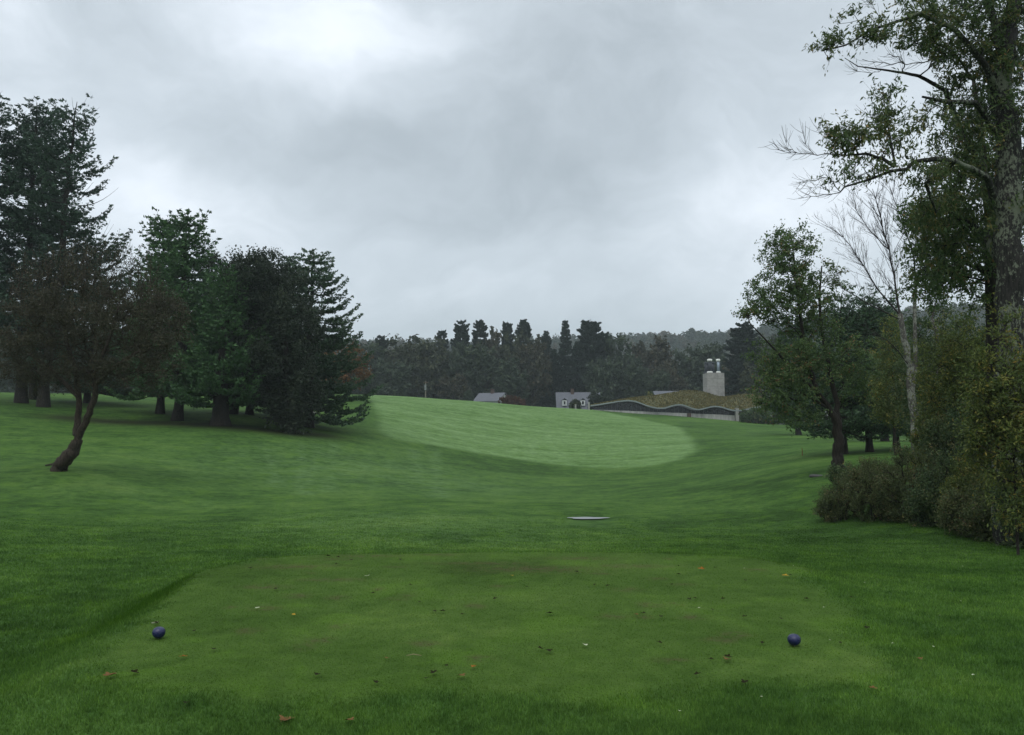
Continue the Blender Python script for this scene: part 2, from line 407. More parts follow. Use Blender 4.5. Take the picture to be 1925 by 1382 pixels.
def skeleton(trunk, trad, pts, tip_r=.012, expo=2.3, gen=None, rise=0.25):
    """grow limbs from the trunk polylines to every clump centre; returns list of (polyline, radii)"""
    g = gen; P = []; par = []; fixed = []; 
    for tl, tr_ in zip(trunk, trad):
        tl = np.asarray(tl, float)
        dense = []; rad = []
        for a in range(len(tl) - 1):
            m = max(1, int(np.linalg.norm(tl[a + 1] - tl[a]) / .35))
            for q in range(m): dense.append(tl[a] + (tl[a + 1] - tl[a]) * q / m); rad.append(tr_[a] + (tr_[a + 1] - tr_[a]) * q / m)
        dense.append(tl[-1]); rad.append(tr_[-1])
        for k, (p, r_) in enumerate(zip(dense, rad)): P.append(p); par.append(-1); fixed.append(r_)
    P = list(P); arr = np.array(P)
    ordr = np.argsort([np.min(((arr - p) ** 2).sum(1)) for p in pts])
    out = []; weight = {}
    nodes = np.array(P); parents = list(par); nf = len(P)
    for k in ordr:
        p = pts[k]; dv = p - nodes; dist = np.linalg.norm(dv, axis=1)
        cost = dist * (1 + .9 * np.clip(-dv[:, 2] / (dist + 1e-6) + rise, 0, 2))
        q = int(np.argmin(cost)); a = nodes[q]; L = dist[q]
        m = max(2, int(L / .45) + 1); last = q; bend = g.normal(size=3) * .07 * L + np.array([0, 0, .05 * L])
        new = []
        for t in range(1, m + 1):
            f = t / m; pp = a + (p - a) * f + bend * math.sin(f * math.pi) * (1 - .3 * f) + (g.normal(size=3) * .015 * L if t < m else 0)
            new.append(pp); parents.append(last); last = len(parents) - 1
        nodes = np.concatenate([nodes, np.array(new)])
    n = len(nodes); acc = np.zeros(n)
    haschild = np.zeros(n, bool)
    for q in range(n - 1, nf - 1, -1):
        if not haschild[q]: acc[q] += tip_r ** expo
        pa = parents[q]; haschild[pa] = True
        if pa >= nf: acc[pa] += acc[q]
    rad = acc ** (1 / expo)
    a = np.array([parents[q] for q in range(nf, n)]); b = np.arange(nf, n)
    ra = np.where(a >= nf, rad[a], np.minimum(rad[b] * 1.25, np.array(fixed + [0] * (n - nf))[a]))
    return nodes[a], nodes[b], np.maximum(ra, rad[b]), rad[b]
def limb_prisms(M, a, b, ra, rb, k=5):
    n = len(a)
    if n == 0: return
    d = unit(b - a); s = unit(np.cross(d, np.array([.3, .2, .93]))); t = np.cross(d, s)
    V = []
    for base, r_ in ((a - d * ra[:, None] * .3, ra), (b + d * rb[:, None] * .3, rb)):
        for q in range(k):
            an = q * 2 * math.pi / k; V.append(base + (s * math.cos(an) + t * math.sin(an)) * r_[:, None])
    V = np.stack(V, 1).reshape(-1, 3); o = (np.arange(n) * 2 * k)[:, None, None]
    F_ = np.array([[q, (q + 1) % k, k + (q + 1) % k, k + q] for q in range(k)])
    M.add(V, (o + F_).reshape(-1, 4))

def in_ell(g, ells, n):
    """n points in a union of ellipsoids (cx,cy,cz,rx,ry,rz,weight), denser to the outside"""
    w = np.array([e[6] if len(e) > 6 else e[3] * e[4] * e[5] for e in ells], float); w /= w.sum()
    k = g.choice(len(ells), n, p=w); E = np.array([e[:6] for e in ells])[k]
    r_ = g.random(n) ** (1 / 2.6)
    return E[:, :3] + rand_dir(n, g) * r_[:, None] * E[:, 3:6]

def broadleaf(seed, trunks, trads, ells, nclump, ntwig, nleaf, clump_r, L, W, droop=.0, tip=.012, gap=0, twig_r=.004, topred=None, pts=None, updir=.35, ctw=.45):
    """returns (trunk Mesh, crown Mesh) in local coordinates"""
    g = np.random.default_rng(seed)
    if pts is None: pts = in_ell(g, ells, nclump)
    ax = np.mean([np.asarray(t)[-1] for t in trunks], axis=0)
    TM, CM = Mesh(), Mesh()
    for t, r_ in zip(trunks, trads):
        t = np.asarray(t, float); f = np.linspace(0, len(t) - 1, len(t) * 4 - 3)
        P = np.stack([np.interp(f, np.arange(len(t)), t[:, q]) for q in range(3)], -1)
        P[1:-1] += g.normal(size=(len(P) - 2, 3)) * .12 * np.interp(f, np.arange(len(t)), r_)[1:-1, None]
        TM.tube(P, np.interp(f, np.arange(len(t)), r_), 10)
    a, b, ra, rb = skeleton(trunks, trads, pts, tip, gen=g)
    big = ra > .02
    limb_prisms(TM, a[big], b[big], ra[big], rb[big], 6)
    limb_prisms(TM, a[~big], b[~big], ra[~big], rb[~big], 4)
    # twigs from every clump
    n = len(pts) * ntwig; c0 = np.repeat(pts, ntwig, 0)
    out = unit(c0 - (ax - np.array([0, 0, 1.0]))) * .7 + np.array([0, 0, updir])
    d = unit(out + rand_dir(n, g) * 1.0)
    Lt = clump_r * g.uniform(.5, 1.3, n); c1 = c0 + d * Lt[:, None]
    prisms(TM, c0, c1, twig_r, twig_r * .4)
    ct = g.random(len(pts)); ctr = np.repeat(np.repeat(ct, ntwig), nleaf)
    m = n * nleaf; tt = g.uniform(.1, 1.08, m)
    P = np.repeat(c0, nleaf, 0) + np.repeat(d * Lt[:, None], nleaf, 0) * tt[:, None]
    P = P + g.normal(size=(m, 3)) * (.14 * clump_r)
    ld = unit(np.repeat(d, nleaf, 0) * .6 + rand_dir(m, g) * .9 + np.array([0, 0, -droop]))
    sz = g.uniform(.6, 1.25, m)
    leaves(CM, P, ld, L * sz, W * sz, np.clip(ctw * ctr + (1 - ctw) * g.random(m), 0, 1), g)
    return TM, CM

def pine_mesh(seed, H, r0, prof, start, spacing=.55, nb=5, tuft=.3, tw=.12, leadup=.9, lean=(0, 0), dens=1.0, dead=.0, irregular=.35, tipup=.25, base_droop=-.08, twig=True, side=None):
    """irregular layered conifer. prof(t) = branch length in metres at relative height t. side=(azimuth, extra) stretches one flank"""
    g = np.random.default_rng(seed); TM, CM = Mesh(), Mesh()
    n = 16; f = np.linspace(0, 1, n); wob = np.cumsum(g.normal(size=(n, 2)) * .012 * H / n ** .5, 0)
    P = np.stack([lean[0] * f * H + wob[:, 0], lean[1] * f * H + wob[:, 1], f * H], -1)
    rad = r0 * (1 - f) ** .8 + .02; rad[0] *= 1.35
    TM.tube(P, rad, 9)
    z = start * H
    A = []; B = []; cen = []; dr = []; tn = []
    while z < H * .985:
        t = z / H; base = np.array([np.interp(t, f, P[:, q]) for q in range(3)])
        k = max(3, int(nb + g.integers(-1, 2))); az0 = g.random() * 6.28
        bt = g.random()
        for b in range(k):
            az = az0 + b * 6.283 / k + g.normal() * .25
            L = prof(t) * g.uniform(1 - irregular, 1 + irregular * .35)
            if side is not None: L *= 1 + side[1] * max(0, math.cos(az - side[0])) ** 2
            if L < .25: L = .25
            el = base_droop + leadup * max(0, (t - .45) / .55) ** 1.5 + g.normal() * .10
            m = max(4, int(L / .35)); s = np.linspace(0, 1, m)
            hd = np.array([math.cos(az), math.sin(az), 0])
            zz = L * (math.tan(el) * s - .12 * np.sin(s * math.pi) + tipup * s ** 2.5)
            Br = base + hd * (L * s)[:, None] + np.array([0, 0, 1.0]) * zz[:, None]
            side_v = np.array([-math.sin(az), math.cos(az), 0]); Br += side_v * (g.normal() * .08 * L * s ** 2)[:, None]
            TM.tube(Br, np.linspace(.012 + .009 * L, .006, m), 4, False)
            if g.random() < dead: continue
            ns = max(2, int(L / .28)); ss = np.linspace(.28 if L > 1.5 else .1, 1.0, ns)
            for q, s1 in enumerate(ss):
                p = np.array([np.interp(s1, s, Br[:, w]) for w in range(3)])
                for sg in (-1, 1):
                    l = (.42 * L * (1 - s1) ** .8 + .28) * g.uniform(.6, 1.15)
                    l = min(l, 1.7)
                    dd = unit(hd * .75 + side_v * sg * g.uniform(.6, 1.0) + np.array([0, 0, g.normal() * .10 + .10]))
                    A.append(p); B.append(p + dd * l)
                    nk = max(2, int(l / .17 * dens)); u = g.uniform(.05, 1.05, nk)
                    cen.append(p + dd * (l * u)[:, None]); dr.append(np.repeat(dd[None], nk, 0)); tn.append(np.full(nk, bt * .5 + .25))
        z += spacing * g.uniform(.7, 1.3) * (1 - .3 * t)
    cen = np.concatenate(cen); dr = np.concatenate(dr); tn = np.concatenate(tn)
    rep = 3; cen = np.repeat(cen, rep, 0); dr = np.repeat(dr, rep, 0); tn = np.repeat(tn, rep)
    m = len(cen); cen = cen + g.normal(size=(m, 3)) * np.array([.07, .07, .05])
    d = unit(dr * .8 + rand_dir(m, g) * .75 + np.array([0, 0, .28]))
    sz = g.uniform(.65, 1.25, m)
    leaves(CM, cen, d, tuft * sz, tw * sz, np.clip(tn + g.normal(size=m) * .2, 0, 1), g, .1)
    if twig: prisms(TM, np.array(A), np.array(B), .008, .003)
    return TM, CM

# leaf and bark materials (albedos)
M_pine = leaf_mat('pine_needles', 1.75, [(0, (.018, .034, .020)), (.5, (.030, .056, .030)), (1, (.048, .082, .036))], transl=.12)
M_pine_b = leaf_mat('bluish_needles', 1.75, [(0, (.017, .032, .022)), (.5, (.027, .050, .032)), (1, (.040, .070, .040))], transl=.12)
M_pine_g = leaf_mat('fresh_pine_needles', 1.6, [(0, (.020, .046, .018)), (.5, (.034, .076, .026)), (1, (.052, .104, .032))], transl=.12)
M_dark = leaf_mat('dark_maple_leaves', 1.2, [(0, (.014, .022, .013)), (.6, (.024, .036, .020)), (1, (.042, .052, .026))], transl=.1)
M_apple = leaf_mat('brownish_apple_leaves', 1.12, [(0, (.030, .032, .018)), (.35, (.046, .046, .026)), (.75, (.064, .060, .033)), (.93, (.080, .060, .036)), (1, (.15, .13, .10))], transl=.15)
M_maple = leaf_mat('green_maple_leaves', 2.0, [(0, (.028, .048, .018)), (.5, (.045, .075, .024)), (.82, (.060, .085, .025)), (.9, (.10, .07, .03)), (1, (.13, .07, .035))], transl=.25)
M_big = leaf_mat('hickory_leaves', 2.1, [(0, (.024, .042, .018)), (.5, (.042, .064, .022)), (.78, (.065, .074, .024)), (.92, (.10, .080, .026)), (1, (.15, .080, .036))], transl=.25)
M_young = leaf_mat('yellow_green_leaves', 2.0, [(0, (.030, .044, .012)), (.45, (.050, .070, .017)), (.75, (.078, .086, .018)), (.92, (.13, .105, .020)), (1, (.19, .11, .02))], transl=.25)
M_thick = leaf_mat('thicket_leaves', 2.0, [(0, (.020, .036, .016)), (.55, (.038, .060, .022)), (.85, (.062, .074, .026)), (.95, (.10, .082, .03)), (1, (.16, .15, .07))], transl=.2)
M_weed = leaf_mat('grey_green_weed_leaves', 1.9, [(0, (.030, .044, .016)), (.5, (.048, .064, .022)), (.82, (.070, .074, .026)), (.93, (.11, .07, .035)), (1, (.17, .17, .11))], transl=.2)
M_orange = leaf_mat('orange_leaves', 1.20, [(0, (.05, .045, .022)), (.5, (.12, .065, .028)), (1, (.22, .10, .035))], transl=.2)
B_dark = bark_mat('dark_bark', (.014, .012, .010), (.045, .038, .030))
B_apple = bark_mat('apple_bark', (.022, .017, .013), (.07, .055, .04))
B_lich = bark_mat('lichen_bark', (.010, .010, .009), (.042, .039, .035), (.15, .165, .12), .605)
B_birch = bark_mat('pale_bark', (.05, .046, .04), (.13, .12, .105), (.25, .26, .21), .60)

def plant(name, loc, parts, label, cat, group=None, rz=0, crown='crown', trunk='trunk'):
    TM, CM, bm, lm = parts
    t = thing(name, loc, label, cat, group, rz)
    TM.obj(trunk, bm, t, True)
    if CM is not None: CM.obj(crown, lm, t)
    return t

# ------------------------------------------------------------------ left: apple tree in front
def local(pts, base): return [np.asarray(p) - base for p in pts]
Y = 32.0; b0 = ground(112, Y); b0[2] -= .08
S = Y / F
tr1 = local([b0, px(121,868,Y), px(136,848,Y), px(145,826,Y), px(146,793,Y+.1), px(149,755,Y+.2), px(140,690,Y+.4), px(125,640,Y+.4), px(120,590,Y+.3)], b0)
tr2 = local([px(146,824,Y), px(157,800,Y-.15), px(170,769,Y-.25), px(179,745,Y-.3), px(180,700,Y-.5), px(205,640,Y-.6), px(225,570,Y-.6)], b0)
tr3 = local([px(175,725,Y-.3), px(215,690,Y-.8), px(262,660,Y-1)], b0)
tr4 = local([px(147,745,Y+.2), px(100,700,Y+.9), px(50,660,Y+1.2)], b0)
def E(x, y, dY, rx, ry, rd, w=1.0, Y=Y, base=b0):
    c = px(x, y, Y + dY) - base
    return (c[0], c[1], c[2], rx * Y / F, rd, ry * Y / F, w)
ells = [E(180,615,0,160,85,2.6,3.2), E(80,640,.3,90,85,2.2,1.6), E(290,620,-.2,60,80,1.6,.9), E(60,700,.2,65,38,1.4,.5), E(240,700,-.3,95,32,1.5,.8), E(150,555,.2,115,45,2,.8), E(300,590,.2,40,40,1.2,.35), E(150,700,0,40,30,1.6,.3)]
TM, CM = broadleaf(11, [tr1, tr2, tr3, tr4], [[.30,.27,.25,.19,.125,.11,.10,.08,.05],[.14,.13,.125,.11,.08,.06,.04],[.10,.08,.05],[.10,.08,.05]], ells, 520, 6, 15, .55, .085, .045, tip=.011, twig_r=.005)
# sparse tip shoots over the crown
g = np.random.default_rng(5)
n = 260; sx = g.uniform(20, 300, n); sy = 545 - 60 * np.sin((sx - 20) / 280 * math.pi) ** .6 + g.uniform(-10, 40, n)
a = np.array([px(q, w, Y + g.uniform(-1.5, 1.5)) - b0 for q, w in zip(sx, sy)]); d = unit(np.stack([g.normal(size=n) * .35 + .1, g.normal(size=n) * .3, np.ones(n)], -1)); L_ = g.uniform(.4, 1.1, n)
prisms(TM, a - d * .4, a + d * L_[:, None], .008, .004)
k = 9; lt = g.uniform(0, 1, (n, k)); lp = (a[:, None] + d[:, None] * (L_[:, None] * lt)[..., None]).reshape(-1, 3) + g.normal(size=(n * k, 3)) * .05
leaves(CM, lp, rand_dir(n * k, g), .08, .045, g.random(n * k), g)
plant('apple_tree', b0, (TM, CM, B_apple, M_apple), 'leaning brownish apple tree with a forked trunk standing alone in front of the pines', 'tree')
m = Mesh(); p0 = hit(92, 877); m.tube([p0 + (-.2, .1, .03), p0 + (.1, 0, .08), p0 + (.45, -.1, .10), p0 + (.75, 0, .0)], [.03, .05, .06, .05], 6)
o = m.obj('root', B_apple); o.name = 'fallen_branch'; tag(o, 'short dark branch lying at the foot of the leaning tree', 'branch')

# ------------------------------------------------------------------ left: pines, dark maple
def pr(w, lo=.15, pw=.75, top=.10):
    """rounded white pine profile"""
    def f(t):
        u = (t - lo) / (1 - lo); u = min(max(u, 0), 1)
        return w * ((1 - u) ** pw) * (.75 + .25 * min(1, u * 5)) + top * w
    return f
def pine_at(bx, Y, top_px, seed, label, w, mat=M_pine, name='pine_tree', start=.12, r0=.4, group=None, prof=None, lean=0, bark=B_dark, **kw):
    b = ground(bx, Y); b[2] -= .1
    H = (px(bx, top_px, Y)[2] - b[2]) * .965
    TM, CM = pine_mesh(seed, H, r0, prof or pr(w), start, lean=(lean, 0), **kw)
    return plant(name, b, (TM, CM, bark, mat), label, 'tree', group)
def prbig(t):
    return 3.9 * (np.interp(t, [.1, .35, .48, .65, .8, .92, .98, 1.0], [.95, 1.0, .75, 1.0, .85, .52, .22, .08]))
pine_at(38, 68, 168, 21, 'tallest pine at the left edge of the photo, first of the pair of bare boles', 4.5, M_pine_b, start=.16, r0=.42, prof=prbig, dead=.15, nb=5, spacing=.75, leadup=.5, irregular=.5, base_droop=.05, tipup=.22)
pine_at(86, 66, 176, 22, 'tall open pine right of the first tall pine, behind the leaning tree', 4.5, M_pine_b, start=.15, r0=.40, prof=lambda t: 1.0 * prbig(t), lean=.055, dead=.22, nb=5, spacing=.85, leadup=.5, irregular=.55, tipup=.25, base_droop=.08)
pine_at(-40, 66, 150, 23, 'tall dark pine cut off by the left edge of the photo', 4.5, M_pine_b, start=.2, r0=.4, prof=prbig, dead=.1, nb=5, spacing=.75, leadup=.5)
pine_at(60, 74, 178, 24, 'slender tall pine standing behind the pair of tallest pines', 4, M_pine_b, start=.2, r0=.3, prof=lambda t: .8 * prbig(t), lean=.01, dead=.1, nb=5, spacing=.85, leadup=.5)
pine_at(165, 74, 440, 25, 'lower pine with long boughs between the tall pines and the round topped pine', 4.2, M_pine, start=.1, r0=.3, prof=pr(5.0, .05, .6, .15), dead=.1, side=(0, .3), irregular=.5)
def prmid(t): return 4.2 * np.interp(t, [.05, .3, .55, .75, .88, .97, 1], [1.0, 1.0, .85, .55, .42, .30, .08])
pine_at(338, 62, 394, 26, 'round topped green pine with one straight bole behind the leaning tree', 4, M_pine_g, start=.15, r0=.36, prof=prmid, base_droop=.02, spacing=.58, nb=6, leadup=.45, lean=.01)
pine_at(300, 67, 398, 27, 'green pine with a blunt top just left of the round topped pine', 4, M_pine_g, start=.12, r0=.3, prof=lambda t: .9 * prmid(t), spacing=.6, nb=6, leadup=.45)
pine_at(417, 59, 500, 28, 'broad pine with a thick flared bole and fresh green boughs', 4.0, M_pine_g, start=.16, r0=.62, base_droop=.0, prof=pr(4.0, .05, .55, .1), spacing=.62, nb=6, tuft=.28, leadup=.6)
pine_at(582, 66, 462, 29, 'dark pine with long upswept boughs reaching right over the fairway edge', 4.3, M_pine, start=.08, r0=.36, prof=lambda t: 3.9 * np.interp(t, [0, .15, .45, .7, .9, 1], [1.05, 1.05, .85, .62, .42, .08]), spacing=.72, nb=7, tipup=.2, leadup=.5, side=(0, .3), irregular=.35)
pine_at(538, 70, 470, 30, 'dark pine with a narrow top rising behind the low hanging maple', 3.6, M_pine, start=.12, r0=.32, prof=lambda t: 3.6 * np.interp(t, [0, .4, .7, .9, 1], [1, .9, .6, .35, .08]), spacing=.6, nb=6, leadup=.5)
pine_at(470, 72, 505, 31, 'shaded pine filling the gap behind the thick boled pine', 3.6, M_pine, start=.1, r0=.3, prof=pr(4.2, .05, .6, .1), spacing=.55, nb=6)

# dark round maples whose boughs hang to the turf
Y = 60.0; b1 = ground(548, Y); b1[2] -= .1
def E1(x, y, dY, rx, ry, rd, w=1.0): return E(x, y, dY, rx, ry, rd, w, 60.0, b1)
trk = local([b1, px(545,740,Y), px(538,680,Y), px(530,600,Y), px(525,540,Y)], b1)
TM, CM = broadleaf(41, [trk], [[.38,.32,.28,.2,.1]], [E1(525,630,0,78,110,3.6,4), E1(545,730,-.3,62,60,2.4,1.6), E1(548,780,-.6,28,22,1,.3), E1(500,540,0,62,62,3,1.4), E1(590,735,0,22,26,1.2,.2), E1(480,700,.3,42,60,2,.7)],
                   420, 6, 16, .95, .20, .13, tip=.016)
plant('maple_tree', b1, (TM, CM, B_dark, M_dark), 'dark purplish maple with lowest boughs hanging to the grass', 'tree')
Y = 71.0; b2 = ground(440, Y); b2[2] -= .1
def E2(x, y, dY, rx, ry, rd, w=1.0): return E(x, y, dY, rx, ry, rd, w, 71.0, b2)
trk = local([b2, px(440,700,Y), px(435,600,Y), px(430,540,Y)], b2)
TM, CM = broadleaf(42, [trk], [[.4,.34,.25,.12]], [E2(425,590,0,62,118,3.4,3), E2(475,560,0,40,85,3,1.2)], 280, 6, 14, 1.1, .24, .15, tip=.016)
plant('maple_tree', b2, (TM, CM, B_dark, M_dark), 'dark dome topped maple showing between the round topped pine and the narrow pine', 'tree')
Y = 110.0; b3 = ground(650, Y); b3[2] -= .1
def E3(x, y, dY, rx, ry, rd, w=1.0): return E(x, y, dY, rx, ry, rd, w, 110.0, b3)
TM, CM = broadleaf(43, [local([b3, px(650,715,Y), px(648,680,Y)], b3)], [[.2,.16,.08]], [E3(650,690,0,42,45,3,3), E3(625,680,0,30,40,2,1)], 110, 5, 10, .9, .30, .2, tip=.02)
plant('orange_tree', b3, (TM, CM, B_dark, M_orange), 'small orange leaved tree showing past the upswept pine boughs', 'tree')

# ------------------------------------------------------------------ right: maple at the fairway edge
Y = 31.0; b4 = ground(1574, Y); b4[2] -= .1
def E4(x, y, dY, rx, ry, rd, w=1.0): return E(x, y, dY, rx, ry, rd, w, 31.0, b4)
T4 = [local([b4, px(1574,865,Y), px(1576,830,Y), px(1574,795,Y), px(1560,770,Y), px(1535,735,Y-.2), px(1518,680,Y-.2), px(1508,620,Y-.2), px(1500,560,Y-.1), px(1492,480,Y), px(1485,440,Y)], b4),
      local([px(1575,800,Y), px(1574,760,Y+.2), px(1560,700,Y+.3), px(1545,620,Y+.5), px(1540,560,Y+.5), px(1545,500,Y+.5)], b4),
      local([px(1535,735,Y-.2), px(1490,695,Y-.5), px(1450,650,Y-.8), px(1410,608,Y-.9)], b4),
      local([px(1560,770,Y), px(1510,740,Y-.4), px(1460,720,Y-.7)], b4)]
R4 = [[.27,.21,.19,.17,.12,.10,.08,.065,.05,.03,.015],[.11,.10,.08,.06,.045,.025],[.06,.05,.035,.02],[.06,.045,.03]]
ells = [E4(1485,490,0,55,60,1.2,1.5), E4(1460,560,0,58,50,1.3,1.3), E4(1500,580,.2,62,70,1.5,1.6), E4(1420,588,-.3,32,20,.6,.28), E4(1560,570,.4,38,90,1.2,.6), E4(1520,690,0,80,70,1.6,2.3), E4(1470,680,-.4,62,50,1.2,1.0), E4(1600,690,.3,45,80,1.3,.8), E4(1460,735,-.4,50,40,1,.8), E4(1500,780,-.3,60,18,1.3,.35)]
TM, CM = broadleaf(51, T4, R4, ells, 560, 5, 11, .40, .10, .058, tip=.008, twig_r=.004, droop=.25)
plant('maple_tree', b4, (TM, CM, B_dark, M_maple), 'slender maple with rust tipped green leaves in front of the green roofed building', 'tree')

# firs and pines behind it
for bx, yb, Yd, top, w, sd, lab, mt in [(1583,842,43,560,3.3,61,'dark pine directly behind the slender maple, its bole just right of the maple trunk',M_pine),
        (1632,846,44,548,3.0,62,'dark pine with a thin straight bole right of the slender maple',M_pine),
        (1683,846,46,600,2.6,63,'small pine with a thin bole nearest the bare tree',M_pine_g),
        (1500,800,100,600,4.2,64,'hazy pine behind the slender maple crown, left of the dark pines',M_pine),
        (1660,800,75,570,4.6,66,'broad pine standing farther back between the thin boled pines',M_pine)]:
    pine_at(bx, Yd, top, sd, lab, w, mt, start=.17, r0=.17 if Yd < 60 else .3, prof=pr(w, .15, .6, .12), spacing=.42 if Yd < 60 else .6, nb=6, tuft=.2 if Yd < 60 else .32, tw=.07 if Yd < 60 else .13, base_droop=-.15)

# young yellow-green trees behind the bare tree
def bush_tree(x, Y, top, halfw, low, seed, label, mat, nclump, L, W, name='young_tree', bark=B_dark, clump=.5, cat='tree', r0=.07, ntw=5, nlf=10, updir=.35, group=None, lean=0, base=None, drp=.1, depth=None):
    b = ground(x, Y) if base is None else base; b = np.array(b); b[2] -= .06
    tp = px(x + lean, top, Y); Ht = tp[2] - b[2]; hw = halfw * Y / F; dp = depth or hw
    lo = low * Ht; cz = (Ht + lo) / 2; rz = (Ht - lo) / 2
    g = np.random.default_rng(seed)
    lx = lean * Y / F
    ells = [(lx * .6, 0, cz, hw * .8, dp * .8, rz, 2.0)]
    for q in range(5):
        a = g.uniform(0, 6.28); ells.append((lx * .5 + math.cos(a) * hw * .45, math.sin(a) * dp * .45, cz + g.uniform(-.45, .35) * rz, hw * .5, dp * .5, rz * .45, .7))
    if cat == 'shrub':
        for q in range(9):
            a = g.uniform(0, 6.28); zz = g.uniform(.25, 1.0); k_ = math.sqrt(max(0, 1 - (zz * .75) ** 2))
            ells.append((math.cos(a) * hw * .85 * k_, math.sin(a) * dp * .85 * k_, zz * Ht, hw * .16, hw * .16, Ht * g.uniform(.1, .22), .12))
    nst = 1 if cat == 'tree' else 5
    trs, rds = [], []
    for q in range(nst):
        a = q * 6.28 / nst; sp_ = 0 if nst == 1 else .12
        trs.append([np.array([math.cos(a) * sp_, math.sin(a) * sp_, 0]), np.array([math.cos(a) * hw * .15 * (nst > 1) + lx * .2, math.sin(a) * hw * .15 * (nst > 1), Ht * .3]), np.array([math.cos(a) * hw * .35 * (nst > 1) + lx * .6, math.sin(a) * hw * .3 * (nst > 1), Ht * .68])])
        rds.append([r0, r0 * .75, r0 * .3])
    TM, CM = broadleaf(seed, trs, rds, ells, nclump, ntw, nlf, clump, L, W, tip=.006, twig_r=.003, updir=updir, droop=drp, ctw=.6)
    return plant(name, b, (TM, CM, bark, mat), label, cat, group, crown='crown' if cat == 'tree' else 'foliage', trunk='trunk' if cat == 'tree' else 'stems')
bush_tree(1680, 38, 590, 50, .15, 71, 'yellowish young tree behind the lower trunk of the bare tree', M_young, 200, .11, .06, clump=.5)
bush_tree(1630, 52, 560, 45, .3, 72, 'dull green young tree rising among the dark pines', M_maple, 160, .13, .08, clump=.6)
bush_tree(1760, 32, 560, 75, .05, 73, 'leafy green young tree right of the bare tree', M_thick, 420, .10, .055, clump=.5)
bush_tree(1850, 27, 540, 90, .05, 74, 'dense young tree behind the big lichened trunk', M_thick, 460, .09, .05, clump=.45)
bush_tree(1960, 24, 520, 110, .05, 75, 'dense green young tree at the right edge behind the big trunk', M_thick, 420, .09, .05, clump=.45)
bush_tree(1795, 22.5, 585, 80, .10, 76, 'yellow leaved sapling left of the big lichened trunk', M_young, 340, .085, .035, clump=.38)
bush_tree(1900, 14.3, 580, 85, .10, 77, 'yellow leaved sapling in front of the big lichened trunk', M_young, 360, .075, .028, clump=.30, drp=.3, r0=.025)
bush_tree(1790, 25, 690, 60, .05, 78, 'olive young tree in the middle of the thicket right of the bare tree', M_thick, 260, .085, .045, clump=.36)

# shrubs along the foot of the thicket
for x, Y, top, hw, sd, lab, mt, nc, L_, W_ in [
        (1578,22.2,905,46,81,'low greyish shrub at the left tip of the thicket',M_weed,170,.055,.022),
        (1640,21.4,885,55,82,'rounded weedy shrub second from the left tip of the thicket',M_weed,230,.055,.022),
        (1705,20.6,850,60,83,'reddish based shrub in the middle of the thicket edge',M_weed,260,.055,.024),
        (1590,26.5,880,38,84,'small dark green shrub at the foot of the slender maple',M_thick,110,.07,.04),
        (1655,25.5,872,50,85,'pale twiggy shrub behind the weedy shrubs',M_weed,190,.06,.025),
        (1765,23.5,800,58,86,'yellow topped shrub below the bare tree',M_young,260,.07,.035),
        (1765,19.4,870,62,87,'brown flecked shrub in front of the dark hollow of the thicket',M_thick,280,.06,.032),
        (1805,21,770,75,88,'tall dark shrub filling the middle of the thicket',M_thick,360,.075,.04),
        (1835,18.2,885,62,89,'shrub with yellow leaves near the foot of the big trunk',M_young,280,.06,.03),
        (1900,16.9,870,70,90,'dark grey green shrub at the right edge of the photo',M_thick,340,.06,.034),
        (1885,18.8,760,85,91,'tall dark shrub wrapped around the foot of the big trunk',M_thick,400,.07,.04),
        (1868,16.6,925,62,93,'low brownish shrub hiding the foot of the big trunk',M_weed,240,.055,.026),
        (1925,15.6,905,60,94,'low dark shrub in the lowest right corner of the thicket',M_thick,260,.06,.03),
        (1808,17.6,930,48,95,'low rusty shrub in front of the dark hollow at the thicket foot',M_weed,200,.055,.024),
        (1975,16.2,820,80,92,'dark shrub cut off by the right edge of the photo',M_thick,300,.065,.036)]:
    bush_tree(x, Y, top, hw, -.22, sd, lab, mt, int(nc * 1.35), L_, W_, name='shrub', clump=.26, cat='shrub', r0=.015, ntw=6, nlf=9, updir=.7, group='shrubs along the edge of the thicket')

# ------------------------------------------------------------------ the bare tree
Y = 27.0; b5 = ground(1722, Y); b5[2] -= .1
g = np.random.default_rng(61)
TM = Mesh(); BM = Mesh()
def tubep(M, pts, r0, r1, k=7, jit=.0):
    P = np.array(pts); t = np.linspace(0, len(P) - 1, len(P) * 3 - 2); Q_ = np.stack([np.interp(t, np.arange(len(P)), P[:, q]) for q in range(3)], -1)
    Q_[1:-1] += g.normal(size=(len(Q_) - 2, 3)) * jit
    M.tube(Q_, np.linspace(r0, r1, len(Q_)), k); return Q_
main = tubep(TM, local([b5, px(1718,800,Y), px(1712,740,Y), px(1712,690,Y), px(1700,640,Y), px(1692,590,Y)], b5), .15, .085, 8, .02)
stem2 = tubep(TM, local([px(1738,840,Y+.5), px(1755,790,Y+.4), px(1760,730,Y+.4), px(1768,660,Y+.3), px(1752,600,Y+.2)], b5), .09, .05, 8, .02)
stem3 = tubep(TM, local([px(1712,745,Y), px(1722,690,Y+.3), px(1720,600,Y+.3), px(1722,540,Y+.3)], b5), .08, .05, 7, .02)
